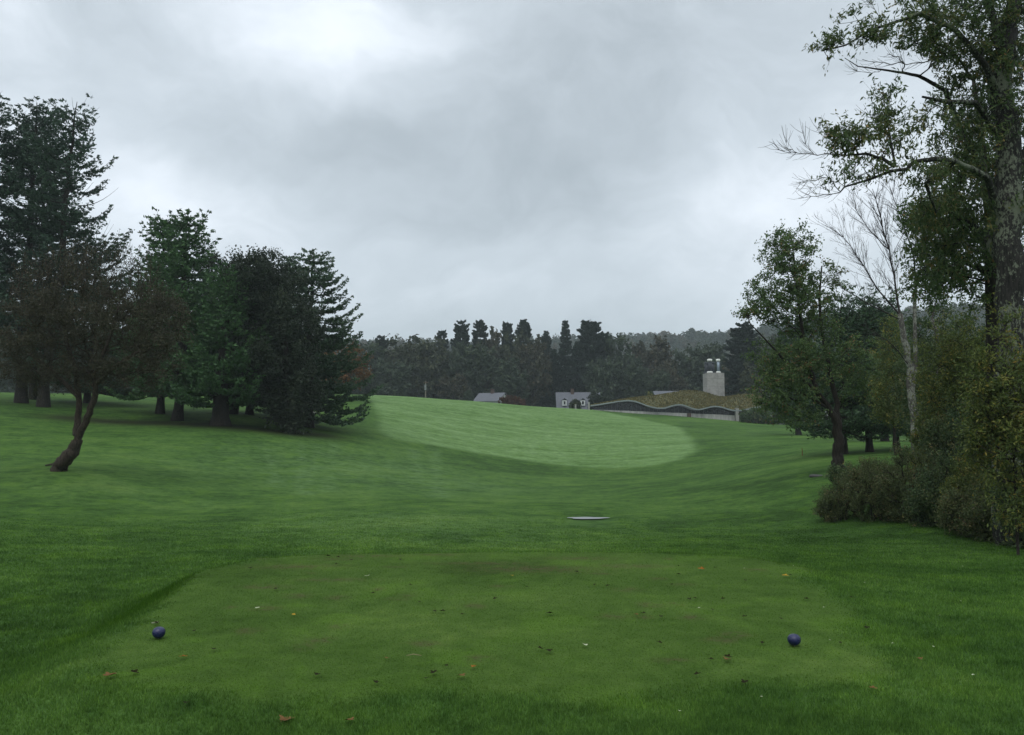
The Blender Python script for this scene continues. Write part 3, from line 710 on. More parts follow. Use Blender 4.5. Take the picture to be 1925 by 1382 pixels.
def grow(p, d, L, r, depth):
    n = max(3, int(L / .25)); pts = [p]; dd = d
    for q in range(n):
        dd = unit(dd + g.normal(size=3) * .09 + np.array([0, 0, .035])); pts.append(pts[-1] + dd * L / n)
    rad = np.linspace(r, max(r * .45, .0035), len(pts))
    (BM).tube(pts, rad * .7, 5 if r > .012 else 3, False)
    if depth == 0: return
    nc = max(3, int(L / .24)) if depth > 1 else max(2, int(L / .2))
    for q in range(nc):
        f = g.uniform(.18, .98); k = min(int(f * n), n - 1); pp = pts[k] + (pts[k + 1] - pts[k]) * (f * n - k)
        sdv = unit(np.cross(dd, g.normal(size=3))); ang = g.uniform(.35, .8)
        nd = unit((pts[k + 1] - pts[k]) / (L / n) * math.cos(ang) + sdv * np.array([1, .7, 1]) * math.sin(ang) + np.array([0, 0, .15]))
        grow(pp, nd, L * g.uniform(.3, .6) * (1 - .45 * f), max(r * (1 - .5 * f) * .5, .0045), depth - 1)
def limb(pts, r0, r1, subs, Ls, depth=2):
    r0 *= .62; r1 *= .6; Q_ = tubep(BM, local(pts, b5), r0, r1, 6, .012); subs = int(subs * 2.8)
    for q in range(subs):
        k = int(g.uniform(.15, 1) * (len(Q_) - 1)); k = min(k, len(Q_) - 2)
        t = unit(Q_[k + 1] - Q_[k]); sdv = unit(np.cross(t, g.normal(size=3)) * np.array([1, .6, 1])); ang = g.uniform(.3, .75)
        grow(Q_[k], unit(t * math.cos(ang) + sdv * math.sin(ang) + np.array([0, 0, .2])), Ls * g.uniform(.5, 1.1), max(r0 * .35, .008), depth)
limb([px(1692,592,Y), px(1684,540,Y), px(1672,470,Y), px(1655,410,Y), px(1640,355,Y)], .06, .014, 16, 1.3)
limb([px(1692,592,Y), px(1650,545,Y-.2), px(1610,480,Y-.3), px(1575,430,Y-.4)], .05, .010, 14, 1.2)
limb([px(1690,600,Y), px(1640,575,Y-.3), px(1590,545,Y-.5), px(1565,520,Y-.5)], .035, .008, 10, .9)
limb([px(1722,545,Y+.3), px(1715,470,Y+.2), px(1690,400,Y), px(1672,350,Y)], .05, .012, 14, 1.2)
limb([px(1722,545,Y+.3), px(1735,480,Y+.4), px(1740,400,Y+.4), px(1748,340,Y+.4)], .045, .012, 14, 1.2)
limb([px(1752,600,Y+.2), px(1765,540,Y+.2), px(1790,470,Y+.1)], .035, .010, 8, .9)
limb([px(1672,470,Y), px(1640,440,Y+.3), px(1610,395,Y+.5), px(1600,350,Y+.5)], .03, .008, 10, .9)
limb([px(1712,690,Y), px(1680,650,Y-.4), px(1640,620,Y-.6)], .03, .010, 6, .8)
t = thing('bare_tree', b5, 'leafless tree with pale lichen spotted stems and fine twigs against the sky', 'tree')
TM.obj('trunk', B_birch, t, True); BM.obj('branches', bark_mat('twig_bark', (.025, .021, .020), (.060, .052, .05)), t, True)

# ------------------------------------------------------------------ the big lichened tree at the right edge
Y = 16.0; b6 = ground(1893, Y); b6[2] -= .1
g = np.random.default_rng(66)
def Lb(*pts): return local([px(a, b, Y + (c[0] if c else 0)) for a, b, *c in pts], b6)
T6 = [[np.zeros(3)] + Lb((1893,960),(1896,800),(1898,600),(1900,450),(1895,300),(1886,160),(1888,60)),
      Lb((1892,80),(1905,10),(1915,-80),(1925,-200)), Lb((1880,90),(1866,30),(1852,-20),(1840,-120)),
      Lb((1884,190),(1850,120,-.3),(1800,60,-.5),(1730,25,-.8),(1690,40,-1),(1640,55,-1.1),(1590,85,-1.2),(1548,95,-1.2)),
      Lb((1876,255),(1834,193,-.5),(1780,191,-.9),(1734,182,-1.1)),
      Lb((1880,400),(1856,334,-.4),(1795,304,-.8),(1759,299,-1),(1719,304,-1.1),(1704,318,-1.2),(1673,322,-1.2),(1637,337,-1.2),(1588,351,-1.2),(1579,362,-1.2)),
      Lb((1683,313,-1.2),(1658,298,-1.1),(1628,289,-1.1),(1594,292,-1),(1560,290,-1)),
      Lb((1683,313,-1.2),(1673,258,-1.1),(1667,225,-1.1),(1661,185,-1.1)),
      Lb((1850,330,.5),(1800,230,1),(1777,170,1),(1728,143,1),(1698,137,1),(1658,131,1),(1613,125,1),(1588,109,1)),
      Lb((1898,520),(1850,440,.8),(1790,400,1.2),(1740,390,1.4)),
      Lb((1898,350),(1950,250),(2000,120)), Lb((1795,304,-.8),(1740,345,-.5),(1760,400,-.2))]
R6 = [[.34,.28,.265,.26,.25,.235,.22,.17],[.17,.13,.10,.06],[.09,.07,.06,.04],[.07,.06,.05,.04,.03,.022,.016,.009],[.06,.05,.04,.02],
      [.08,.065,.052,.044,.038,.033,.028,.022,.016,.011],[.04,.03,.024,.015,.008],[.025,.02,.014,.008],[.06,.05,.045,.035,.028,.02,.012,.007],[.10,.08,.05,.03],[.12,.09,.05],[.05,.035,.02]]
def E6(x, y, dY, rx, ry, rd, w=1.0): return E(x, y, dY, rx, ry, rd, w, 16.0, b6)
dense = [E6(1825,50,0,80,80,1.6,2.2), E6(1850,180,.4,70,110,1.4,2.6), E6(1900,80,.9,70,110,.8,1.6), E6(1915,120,-.4,35,90,.3,.35), E6(1810,290,.6,55,80,1.2,1.2), E6(1850,400,.8,70,110,1.2,1.8), E6(1765,420,1.2,60,60,1,.9), E6(1940,300,.8,70,240,1,2.4), E6(1750,70,-.4,50,50,.9,.7), E6(1780,-60,0,130,60,1.6,1.4), E6(1900,-120,0,140,120,1.6,1.6), E6(1770,490,1.4,60,50,.8,.7), E6(1745,380,.3,35,30,.5,.3)]
sparse = [E6(1700,25,-.9,60,35,.6,.9), E6(1640,70,-1.1,45,28,.4,.7), E6(1570,88,-1.2,32,24,.3,.45), E6(1600,45,-1.1,30,22,.3,.2), E6(1610,262,-1.1,52,30,.4,1.3), E6(1668,200,-1.1,26,45,.35,.7), E6(1690,275,-1,40,40,.5,.7), E6(1735,235,-.6,50,55,.6,1.1), E6(1650,310,-1.1,70,22,.4,.6), E6(1590,335,-1.2,25,22,.3,.15), E6(1740,330,-.6,40,30,.5,.5), E6(1740,205,-.8,40,15,.4,.2)]
pts = np.concatenate([in_ell(g, dense, 900), in_ell(g, sparse, 150)])
TM, CM = broadleaf(66, T6, R6, None, 0, 5, 8, .30, .105, .034, tip=.0055, twig_r=.0025, droop=.7, pts=pts, updir=.1)
# dead reaching twigs
for pl, r_ in [(((1594,292,-1),(1537,289,-1),(1510,288,-1),(1476,286,-1),(1446,267,-1)),.010), (((1530,289,-1),(1515,272,-1),(1508,245,-1)),.006), (((1579,362,-1.2),(1540,368,-1.2),(1500,372,-1.2)),.009),
               (((1579,360,-1.2),(1560,335,-1.2),(1520,340,-1.2),(1500,347,-1.2)),.009), (((1500,288,-1),(1482,278,-1),(1478,262,-1)),.005), (((1560,362,-1.2),(1545,350,-1.2),(1515,357,-1.2)),.006),
               (((1698,137,1),(1700,120,1),(1690,108,1),(1666,100,1)),.016), (((1759,112,.8),(1734,118,.8),(1704,122,.8),(1660,118,.8),(1620,112,.8)),.014), (((1830,150,.8),(1795,100,.8),(1759,112,.8)),.03),
               (((1658,131,1),(1640,140,1),(1600,132,1)),.007), (((1640,10,-1),(1635,-5,-1),(1620,-15,-1)),.007), (((1655,40,-1),(1645,15,-1),(1632,0,-1)),.006), (((1620,275,-1.1),(1570,270,-1.1),(1540,250,-1.1),(1530,235,-1.1)),.005),
               (((1673,258,-1.1),(1650,235,-1.1),(1620,205,-1.1)),.007), (((1673,322,-1.2),(1640,322,-1.2),(1610,335,-1.2)),.009), (((1628,289,-1.1),(1605,310,-1.1),(1600,345,-1.1)),.007)]:
    P_ = np.array(Lb(*pl)); t_ = np.linspace(0, len(P_) - 1, len(P_) * 3 - 2); P_ = np.stack([np.interp(t_, np.arange(len(P_)), P_[:, q]) for q in range(3)], -1)
    P_[1:] += g.normal(size=(len(P_) - 1, 3)) * .015
    TM.tube(P_, np.linspace(r_, r_ * .35, len(P_)), 5, False)
    for q in range(len(P_) * 2):
        k = g.integers(0, len(P_) - 1); d_ = unit(unit(P_[k + 1] - P_[k]) + rand_dir(1, g)[0] * .7); TM.tube([P_[k], P_[k] + d_ * .18, P_[k] + d_ * .3 + (0, 0, .04)], [.004, .003, .002], 3, False)
plant('hickory_tree', b6, (TM, CM, B_lich, M_big), 'tall tree with thick lichen patched trunk and long boughs reaching left, right edge', 'tree')
# second stem just behind
Y = 19.0; b7 = ground(1868, Y); b7[2] -= .1
def E7(x, y, dY, rx, ry, rd, w=1.0): return E(x, y, dY, rx, ry, rd, w, 19.0, b7)
TM, CM = broadleaf(67, [local([b7, px(1866,800,Y), px(1868,600,Y), px(1862,420,Y), px(1850,300,Y), px(1830,150,Y)], b7), local([px(1864,470,Y), px(1800,400,Y), px(1740,370,Y-.2)], b7), local([px(1866,520,Y), px(1790,480,Y), px(1730,450,Y)], b7)],
                   [[.2,.17,.15,.12,.09,.04],[.06,.04,.015],[.06,.04,.015]], [E7(1790,440,0,80,60,1.3,1.6), E7(1745,400,0,45,35,.8,.5), E7(1850,520,.5,80,70,1.5,1.2), E7(1830,330,0,70,90,1.4,1.2), E7(1760,520,0,50,45,1,.7)], 330, 5, 10, .32, .09, .05, tip=.007, twig_r=.003, droop=.3)
plant('oak_tree', b7, (TM, CM, B_dark, M_maple), 'green leaved tree with a dark thinner trunk close behind the lichened trunk', 'tree')

# ------------------------------------------------------------------ far tree line (about 215-250 m)
def far_broad(seed, W=9, H=16, n=150, tall=1):
    g = np.random.default_rng(seed)
    ells = [(0, 0, H * .58, W * .42, W * .42, H * .40, 3)]
    for q in range(7):
        a = g.uniform(0, 6.28); ells.append((math.cos(a) * W * .27, math.sin(a) * W * .27, H * g.uniform(.35, .78), W * .26, W * .26, H * .2, .8))
    TM, CM = broadleaf(seed, [[np.zeros(3), np.array([0, 0, H * .3]), np.array([0, 0, H * .7])]], [[.35, .28, .12]], ells, n, 5, 7, 1.3, .75, .5, tip=.03, twig_r=.012)
    return TM, CM
M_fg = leaf_mat('far_green_leaves', 1.3, [(0, (.022, .034, .022)), (.6, (.038, .056, .030)), (1, (.060, .078, .036))], transl=.1)
M_fo = leaf_mat('far_olive_leaves', 1.25, [(0, (.028, .036, .020)), (.6, (.046, .056, .028)), (1, (.074, .078, .034))], transl=.1)
M_fr = leaf_mat('far_rusty_leaves', 1.25, [(0, (.030, .034, .020)), (.6, (.050, .050, .028)), (1, (.082, .064, .034))], transl=.1)
M_fp = leaf_mat('far_pine_needles', 1.25, [(0, (.013, .022, .016)), (.6, (.022, .036, .025)), (1, (.034, .052, .033))], transl=.1)
variants = {}
def variant(kind, k):
    key = (kind, k)
    if key in variants: return variants[key]
    if kind in 'gor':
        TM, CM = far_broad(200 + k * 7 + 'gor'.index(kind))
        mt = {'g': M_fg, 'o': M_fo, 'r': M_fr}[kind]
    elif kind == 'p':   # tall white pine: bare below, plume top
        pf = [lambda t: 4.6 * np.interp(t, [.2, .5, .74, .8, .90, .97, 1], [1.0, 1.0, .8, .66, .62, .36, .06]),
              lambda t: 4.2 * np.interp(t, [.2, .5, .70, .78, .9, .97, 1], [1.0, 1.05, .98, .70, .60, .32, .06])][k % 2]
        TM, CM = pine_mesh(300 + k, 26, .4, pf, .12, spacing=1.0, nb=6, tuft=.85, tw=.5, dens=.5, leadup=.22, irregular=.35, tipup=.06, twig=False)
        mt = M_fp
    else:               # spruce, pointed
        TM, CM = pine_mesh(330 + k, 26, .4, lambda t: 5.2 * (1 - t) ** .8 + .25, .05, spacing=.85, nb=7, tuft=.8, tw=.45, dens=.42, leadup=.2, irregular=.25, tipup=.1, base_droop=-.2, twig=False)
        mt = M_fp
    variants[key] = (TM.data('trunk', B_dark, True), CM.data('crown', mt), 16.0 if kind in 'gor' else 26.0, 9.0 if kind in 'gor' else 9.0)
    return variants[key]
def far_tree(x, top, wpx, kind, k, Y, label, group='trees of the far tree line', low=0):
    b = ground(x, Y); b[2] -= .3
    tm, cm, H0, W0 = variant(kind, k)
    H = px(x, top, Y)[2] - b[2]; W = wpx * Y / F * (1.05 if kind in 'ps' else 1.05)
    t = thing({'g': 'broadleaf_tree', 'o': 'broadleaf_tree', 'r': 'broadleaf_tree', 'p': 'pine_tree', 's': 'spruce_tree'}[kind], b, label, 'tree', group, rz=(x * 1.7) % 6.28)
    t.scale = (W / W0, W / W0, H / H0)
    link('trunk', tm, t); link('crown', cm, t)
    return t
FT = [
 (865,602,44,'p',0,224,'first of the two tall plume topped pines above the left gray roofed house'),
 (899,598,48,'p',1,226,'second and tallest of the two plume topped pines above the left gray roofed house'),
 (952,602,36,'p',2,226,'single plume topped pine between the tall pairs in the far tree line'),
 (987,601,50,'p',3,224,'broad plume topped pine with a green tree leaning on it in the far tree line'),
 (831,618,40,'p',1,236,'shorter pine left of the two tall plume topped pines'),
 (715,630,44,'p',0,232,'dark bushy pine above the left end of the far tree line'),
 (1026,622,32,'p',3,238,'narrow pine left of the pointed spruce in the far tree line'),
 (1065,599,50,'s',0,222,'pointed spruce above the house with white dormers'),
 (1107,599,70,'p',2,222,'massive dark pine beside the pointed spruce, above the house with white dormers'),
 (1138,625,40,'p',0,226,'lower dark pine on the right shoulder of the massive pine'),
 (1085,640,60,'s',1,216,'dark spruce in front of the massive pine'),
 (1040,655,52,'s',1,220,'dark spruce left of the house with white dormers'),
 (700,655,74,'g',0,214,'green round tree near the left end of the far tree line'),
 (660,672,60,'g',1,205,'low green tree just right of the upswept pine boughs'),
 (760,640,95,'o',0,218,'broad olive tree left of the utility pole'),
 (815,645,90,'o',1,216,'broad brownish olive tree right behind the utility pole'),
 (735,672,70,'g',2,206,'green tree in front of the broad olive tree, left of the utility pole'),
 (860,655,62,'g',0,214,'dark green round tree below the first tall plume topped pine'),
 (852,700,52,'r',0,206,'brownish low tree left of the left gray roofed house'),
 (925,622,62,'r',1,222,'brown tinged round tree between the tall plume topped pines'),
 (900,650,66,'g',2,216,'shaded green tree directly behind the left gray roofed house'),
 (968,632,60,'o',2,219,'olive round tree below the single plume topped pine'),
 (1003,645,66,'r',2,216,'reddish brown tree left of the dark spruces'),
 (960,672,70,'g',1,212,'dark green tree behind the red brown bush'),
 (1130,665,66,'g',2,212,'dark green tree right behind the house with white dormers'),
 (1169,640,62,'g',0,222,'green tree left of the brown topped tree above the wavy roof'),
 (1190,672,60,'g',1,214,'shaded tree above the left tip of the wavy roof'),
 (1225,640,80,'r',0,228,'brown topped tree above the middle of the wavy roof'),
 (1262,682,56,'r',1,212,'rusty orange tree left of the concrete tower'),
 (1240,690,50,'g',2,208,'dark green low tree behind the gray roof left of the tower'),
 (1300,650,80,'g',2,224,'green round tree behind and left of the concrete tower'),
 (1345,655,72,'g',0,222,'green tree directly behind the concrete tower'),
 (1375,680,60,'r',2,210,'brownish tree just right of the concrete tower'),
 (1400,607,76,'p',0,190,'hazy tall pine between the tower and the slender maple'),
 (1440,640,70,'o',0,200,'olive tree seen through the left boughs of the slender maple'),
 (1480,630,80,'g',1,200,'green tree hidden behind the crown of the slender maple'),
 (1415,680,56,'o',1,185,'low olive tree left of the slender maple'),
 (1530,620,80,'g',2,200,'green tree behind the boles of the slender maple and pines'),
 (1590,610,80,'g',0,190,'green tree behind the dark pines at the right'),
 (1655,600,90,'o',2,185,'olive tree behind the bare tree'),
 (600,650,80,'g',2,190,'green tree behind the upswept pine'),
 (520,660,90,'g',0,190,'green tree behind the narrow topped pine'),
 (430,655,90,'o',1,185,'olive tree behind the thick boled pine'),
 (330,650,95,'g',1,185,'green tree behind the round topped pine'),
 (230,645,95,'g',2,180,'green tree behind the leaning tree, right part'),
 (130,640,95,'o',0,180,'olive tree behind the leaning tree, middle part'),
 (30,640,95,'g',0,180,'green tree behind the two tallest pine boles'),
]
for a in FT:
    a = list(a)
    if a[3] in 'gor' and a[1] < 662: a[1] = max(622, a[1] - 11)
    far_tree(*a)
# small plants by the houses
def small_bush(x, top, hw, Y, seed, label, mat, name='shrub'):
    b = ground(x, Y); Ht = px(x, top, Y)[2] - b[2]; w = hw * Y / F
    TM, CM = broadleaf(seed, [[np.zeros(3), np.array([0, 0, Ht * .6])]], [[.08, .04]], [(0, 0, Ht * .5, w, w, Ht * .5, 1)], 130, 5, 8, .5, .35, .25, tip=.01, twig_r=.006)
    plant(name, b, (TM, CM, B_dark, mat), label, 'shrub', crown='foliage', trunk='stems')
M_red = leaf_mat('red_brown_leaves', [(0, (.045, .022, .014)), (.6, (.085, .038, .02)), (1, (.12, .055, .03))], transl=.1)
small_bush(962, 746, 27, 172, 501, 'wide red brown bush right of the left gray roofed house', M_red)
small_bush(1121, 736, 15, 176, 502, 'dark rounded bush against the right end of the dormered house', M_dark)
small_bush(1081, 753, 9, 178, 503, 'small olive bush between the two white dormers', M_fo)
small_bush(880, 735, 8, 190, 504, 'slim pale green bush at the left end of the left gray roofed house', M_fg)
small_bush(1221, 738, 6, 186, 505, 'small yellow green bush behind the wavy roof', M_young)
small_bush(1425, 768, 34, 143, 506, 'dark green bush at the right end of the low concrete wall', M_thick)

# ------------------------------------------------------------------ far woods on the hill: one mass
g = np.random.default_rng(900)
def tmpl(seed, kind):
    g = np.random.default_rng(seed); 
    if kind == 0:
        n = 110; p = rand_dir(n, g) * (g.random(n) ** .33)[:, None]
        for q in range(4):
            c = rand_dir(1, g)[0] * .6; p = np.concatenate([p, c + rand_dir(18, g) * .42])
        p = p * np.array([4.0, 4.0, 5.2]) + np.array([0, 0, 8.5])
    else:
        t = np.sort(g.random(150)); a = g.random(150) * 6.28; r_ = (1 - t) ** .7 * 3.4 * g.uniform(.3, 1, 150) + .2
        p = np.stack([np.cos(a) * r_, np.sin(a) * r_, 2 + t * 16 + g.normal(size=150) * .2], -1)
    n = len(p); d = rand_dir(n, g) * np.array([1, 1, .6]); d = unit(d)
    M_ = Mesh(); leaves(M_, p, d, 2.0 * g.uniform(.6, 1.3, n), 1.4 * g.uniform(.6, 1.2, n), g.random(n), g)
    return M_.V[0], M_.Q[0], M_.at[0]
TP = [tmpl(70 + q, 0) for q in range(6)] + [tmpl(80 + q, 1) for q in range(3)]
n = 3400; ths = g.uniform(R(-42), R(42), n); rs = g.uniform(262, 800, n) 
rs = 262 + (800 - 262) * g.random(n) ** .85
wx, wy = np.sin(ths) * rs, np.cos(ths) * rs; ok = np.ones(n, bool)
wz = h(wx, wy)
groups = {0: Mesh(), 1: Mesh()}
for q in range(n):
    kd = 0 if g.random() < .93 else 1
    V, Q_, at = TP[g.integers(0, 6)] if kd == 0 else TP[6 + g.integers(0, 3)]
    s = g.uniform(.75, 1.15) * (1 if kd == 0 else .72); a = g.uniform(0, 6.28); ca, sa = math.cos(a), math.sin(a)
    W_ = np.stack([V[:, 0] * ca - V[:, 1] * sa, V[:, 0] * sa + V[:, 1] * ca, V[:, 2] * g.uniform(.85, 1.15)], -1) * s + np.array([wx[q], wy[q], wz[q] - .5])
    tn = g.random()
    groups[kd].add(W_, Q_, np.clip(at * .3 + tn * .7, 0, 1))
M_wood = leaf_mat('hill_wood_leaves', 1.25, [(0, (.024, .038, .024)), (.45, (.036, .054, .030)), (.7, (.052, .060, .032)), (.88, (.070, .056, .034)), (1, (.085, .055, .035))], transl=.1)
o = groups[0].obj('broadleaf_woods', M_wood); tag(o, 'misty mixed broadleaf woods covering the far hill', 'woods', kind='stuff')
o = groups[1].obj('pine_woods', M_fp); tag(o, 'scattered dark conifers among the woods on the far hill', 'woods', kind='stuff')

# ------------------------------------------------------------------ houses, building, pole
def prism_house(M, x0, x1, y0, y1, zb, ze, zr):
    """gable block with the ridge along x; walls only"""
    ym = (y0 + y1) / 2
    V = [[x0,y0,zb],[x1,y0,zb],[x1,y1,zb],[x0,y1,zb],[x0,y0,ze],[x1,y0,ze],[x1,y1,ze],[x0,y1,ze],[x0,ym,zr],[x1,ym,zr]]
    M.add(V, [[0,1,5,4],[2,3,7,6],[1,2,6,5],[3,0,4,7],[5,6,9,9],[7,4,8,8]])
def gable_roof(M, x0, x1, y0, y1, ze, zr, ov=.35, th=.18):
    ym = (y0 + y1) / 2; k = (zr - ze) / (ym - y0)
    for sg, ya in ((1, y0 - ov), (-1, y1 + ov)):
        za = ze - k * ov
        V = [[x0-ov,ya,za],[x1+ov,ya,za],[x1+ov,ym,zr],[x0-ov,ym,zr]]
        V = V + [[a, b, c + th] for a, b, c in V]
        M.add(V, [[0,1,2,3],[7,6,5,4],[0,4,5,1],[1,5,6,2],[3,2,6,7],[0,3,7,4]])
M_white = plain('white_clapboard', (.55, .56, .55), var=.06)
M_roof = plain('gray_shingles', (.115, .12, .135), var=.15, scale=3)
M_brick = plain('chimney_brick', (.09, .06, .05), var=.2)
M_glass = plain('dark_glass', (.012, .014, .016), rough=.15, spec=.5, var=.1)
M_conc = plain('weathered_concrete', (.30, .29, .265), var=.14, scale=1.2, bump=.3)
M_grayclap = plain('gray_clapboard', (.14, .145, .15), var=.08)
# house on the left: long gray roof, white gable end to the right
Yh = 192.0
z_e = px(915, 754, Yh)[2]; z_r = px(915, 740, Yh + 3)[2]; x0 = px(889, 745, Yh)[0]; x1 = px(939, 745, Yh)[0]
t = thing('farmhouse', ground(915, Yh), 'small gray roofed house with a white gable end left of the red brown bush', 'house', rz=0)
org = np.array(t.location); M = Mesh(); gz0 = org[2]
prism_house(M, x0 - org[0], x1 - org[0], 0, 6.5, -1, z_e - gz0, z_r - gz0); M.obj('wall', M_white, t)
M = Mesh(); gable_roof(M, x0 - org[0], x1 - org[0], 0, 6.5, z_e - gz0, z_r - gz0); rf = M.obj('roof', M_roof, t)
M = Mesh(); cxx = px(915, 740, Yh)[0] - org[0]; M.box((cxx - .35, 2.9, z_r - gz0 - .6), (cxx + .35, 3.6, z_r - gz0 + .9)); M.box((cxx - .42, 2.83, z_r - gz0 + .9), (cxx + .42, 3.67, z_r - gz0 + 1.02)); M.obj('chimney', M_brick, rf)
t.rotation_euler.z = R(-24)
# dormered house
Yh = 188.0
z_e = px(1075, 772, Yh)[2]; z_r = px(1075, 739, Yh + 3.6)[2]; x0 = px(1049, 745, Yh)[0]; x1 = px(1128, 745, Yh)[0]
t = thing('dormered_house', ground(1075, Yh), 'gray roofed house with two white dormer windows, beside the wavy roof', 'house')
org = np.array(t.location); gz0 = org[2]
M = Mesh(); prism_house(M, x0 - org[0], x1 - org[0], 0, 7.5, -1, z_e - gz0, z_r - gz0); M.obj('wall', M_grayclap, t)
M = Mesh(); gable_roof(M, x0 - org[0], x1 - org[0], 0, 7.5, z_e - gz0, z_r - gz0); rf = M.obj('roof', M_roof, t)
M = Mesh(); cxx = px(1078, 740, Yh)[0] - org[0]; M.box((cxx - .35, 3.3, z_r - gz0 - .6), (cxx + .35, 4.0, z_r - gz0 + .9)); M.box((cxx - .42, 3.23, z_r - gz0 + .9), (cxx + .42, 4.07, z_r - gz0 + 1.02)); M.obj('chimney', M_brick, rf)
for q, dxp in enumerate((1061.5, 1096)):
    a = px(dxp - 4.2, 752, Yh)[0] - org[0]; b_ = px(dxp + 4.2, 752, Yh)[0] - org[0]
    zt = px(dxp, 752.5, Yh)[2] - gz0; zb = px(dxp, 762.5, Yh)[2] - gz0
    M = Mesh(); M.box((a, .35, zb), (b_, 2.6, zt)); d_ = M.obj('dormer', M_white, t)
    M = Mesh(); gable_roof(M, 0, 2.4, a - .02, b_ + .02, 0, .45, .1, .08)
    V = [v[:, [1, 0, 2]] + np.array([0, .4, zt]) for v in M.V]; M.V = V; M.Q = [qq[:, ::-1] for qq in M.Q]; M.obj('dormer_roof', M_roof, d_)
    M = Mesh(); M.box((a + .32, .30, zb + .28), (b_ - .32, .36, zt - .22)); M.obj('window', M_glass, d_)
# low gray roof behind the wavy roof
Yh = 196.0
t = thing('long_house', ground(1266, Yh), 'long low gray roofed house half hidden behind the wavy roof', 'house')
org = np.array(t.location); gz0 = org[2]; z_e = px(1266, 752, Yh)[2]; z_r = px(1266, 736.5, Yh + 4)[2]; x0 = px(1236, 745, Yh)[0]; x1 = px(1312, 745, Yh)[0]
M = Mesh(); prism_house(M, x0 - org[0], x1 - org[0], 0, 8, -1, z_e - gz0, z_r - gz0); M.obj('wall', M_grayclap, t)
M = Mesh(); gable_roof(M, x0 - org[0], x1 - org[0], 0, 8, z_e - gz0, z_r - gz0); M.obj('roof', M_roof, t)
# pale low building seen through the maple and pines
Yh = 140.0
t = thing('white_shed', ground(1575, Yh), 'low white building glimpsed between the slender maple and pine boles', 'building')
org = np.array(t.location); gz0 = org[2]; z_e = px(1566, 757, Yh)[2]; z_r = px(1566, 748, Yh)[2]; x0 = px(1530, 745, Yh)[0]; x1 = px(1612, 745, Yh)[0]
M = Mesh(); prism_house(M, x0 - org[0], x1 - org[0], 0, 7, -1, z_e - gz0, z_r - gz0); M.obj('wall', M_white, t)
M = Mesh(); gable_roof(M, x0 - org[0], x1 - org[0], 0, 7, z_e - gz0, z_r - gz0); M.obj('roof', plain('pale_metal_roof', (.60, .62, .64), var=.05, rough=.4), t)
for q in range(5):
    a = (x0 - org[0]) + 1.1 + q * 1.35; M = Mesh(); M.box((a, -.05, z_e - gz0 - 1.6), (a + .8, -.003, z_e - gz0 - .5)); M.obj('window', M_glass, t)

# the building under the wavy planted roof
front = [(1110,763),(1130,760.5),(1154,756),(1170,753.8),(1183,753),(1195,755),(1205,758.5),(1216,763),(1230,767),(1243,768),(1252,767),(1262,763.5),(1276,760.3),(1287,762.5),(1299,767.5),(1308,770),(1316,770.5),(1328,767),(1338,764.5),(1347,764),(1357,765.5),(1368,769.5),(1378,772),(1391,772.3),(1401,770.5),(1415,767),(1432,764),(1450,767),(1470,772)]
rear = [(1150,760),(1165,757),(1178,754.5),(1189,752.5),(1203,749),(1216,746),(1237,744),(1250,741.5),(1266,738.5),(1278,736),(1289,735),(1300,734.8),(1310,735.6),(1320,737),(1330,739.5),(1338,742),(1345,744.3),(1354,746.3),(1362,747),(1372,745.8),(1382,744),(1392,742.8),(1403,742),(1412,742.2),(1420,743),(1428,745.5),(1436,749),(1448,754),(1462,760)]
def fY(x): return np.interp(x, [1110, 1390, 1470], [152, 149, 147])
nseg = 96
fx = np.linspace(0, 1, nseg)
fpx = np.interp(fx, np.linspace(0, 1, len(front)), [a for a, b in front]); fpy = np.interp(fpx, [a for a, b in front], [b for a, b in front])
rpx = np.interp(fx, np.linspace(0, 1, len(rear)), [a for a, b in rear]); rpy = np.interp(rpx, [a for a, b in rear], [b for a, b in rear])
def smooth(v):
    v = v.copy()
    for _ in range(3): v[1:-1] = (v[:-2] + 2 * v[1:-1] + v[2:]) / 4
    return v
fpy, rpy = smooth(fpy), smooth(rpy)
FR = np.array([px(a, b, fY(a)) for a, b in zip(fpx, fpy)]); RE = np.array([px(a, b, fY(a) + 15) for a, b in zip(rpx, rpy)])
tb = thing('wavy_roofed_building', ground(1385, 149), 'long low building under a wavy planted roof with a glass front', 'building')
org = np.array(tb.location)
FR0, RE0 = FR - org, RE - org
m = 14; rows = []
for q in range(m + 1):
    s = q / m; rows.append(FR0 * (1 - s) + RE0 * s + np.array([0, 0, 1.0]) * (.25 * math.sin(s * math.pi)))
Rw = np.stack(rows, 0); top = Rw.reshape(-1, 3).copy(); g = np.random.default_rng(3)
top[:, 2] += g.uniform(0, .13, len(top)) + .02
i = np.arange(m)[:, None] * nseg; j = np.arange(nseg - 1)[None, :]
Q_ = np.stack([i + j, i + j + 1, i + nseg + j + 1, i + nseg + j], -1).reshape(-1, 4)
ms, nt, b = newmat('sedum_planting')
P = wpos(nt); nn = noise(nt, P, 1.3, 5, .65); n2 = noise(nt, P, .25, 2)
sm = math_(nt, 'ADD', math_(nt, 'MULTIPLY', nn.outputs[0], .6), math_(nt, 'MULTIPLY', n2.outputs[0], .4))
nt.links.new(ramp(nt, [(.36, (.040, .055, .016)), (.47, (.078, .080, .024)), (.56, (.110, .095, .026)), (.66, (.15, .14, .035))], sm).outputs[0], b.inputs['Base Color']); b.inputs['Roughness'].default_value = .9
rf = link('roof', mesh_from('roof', top, Q_, ms, False), tb); rf['label'] = 'yellow brown planted roof'
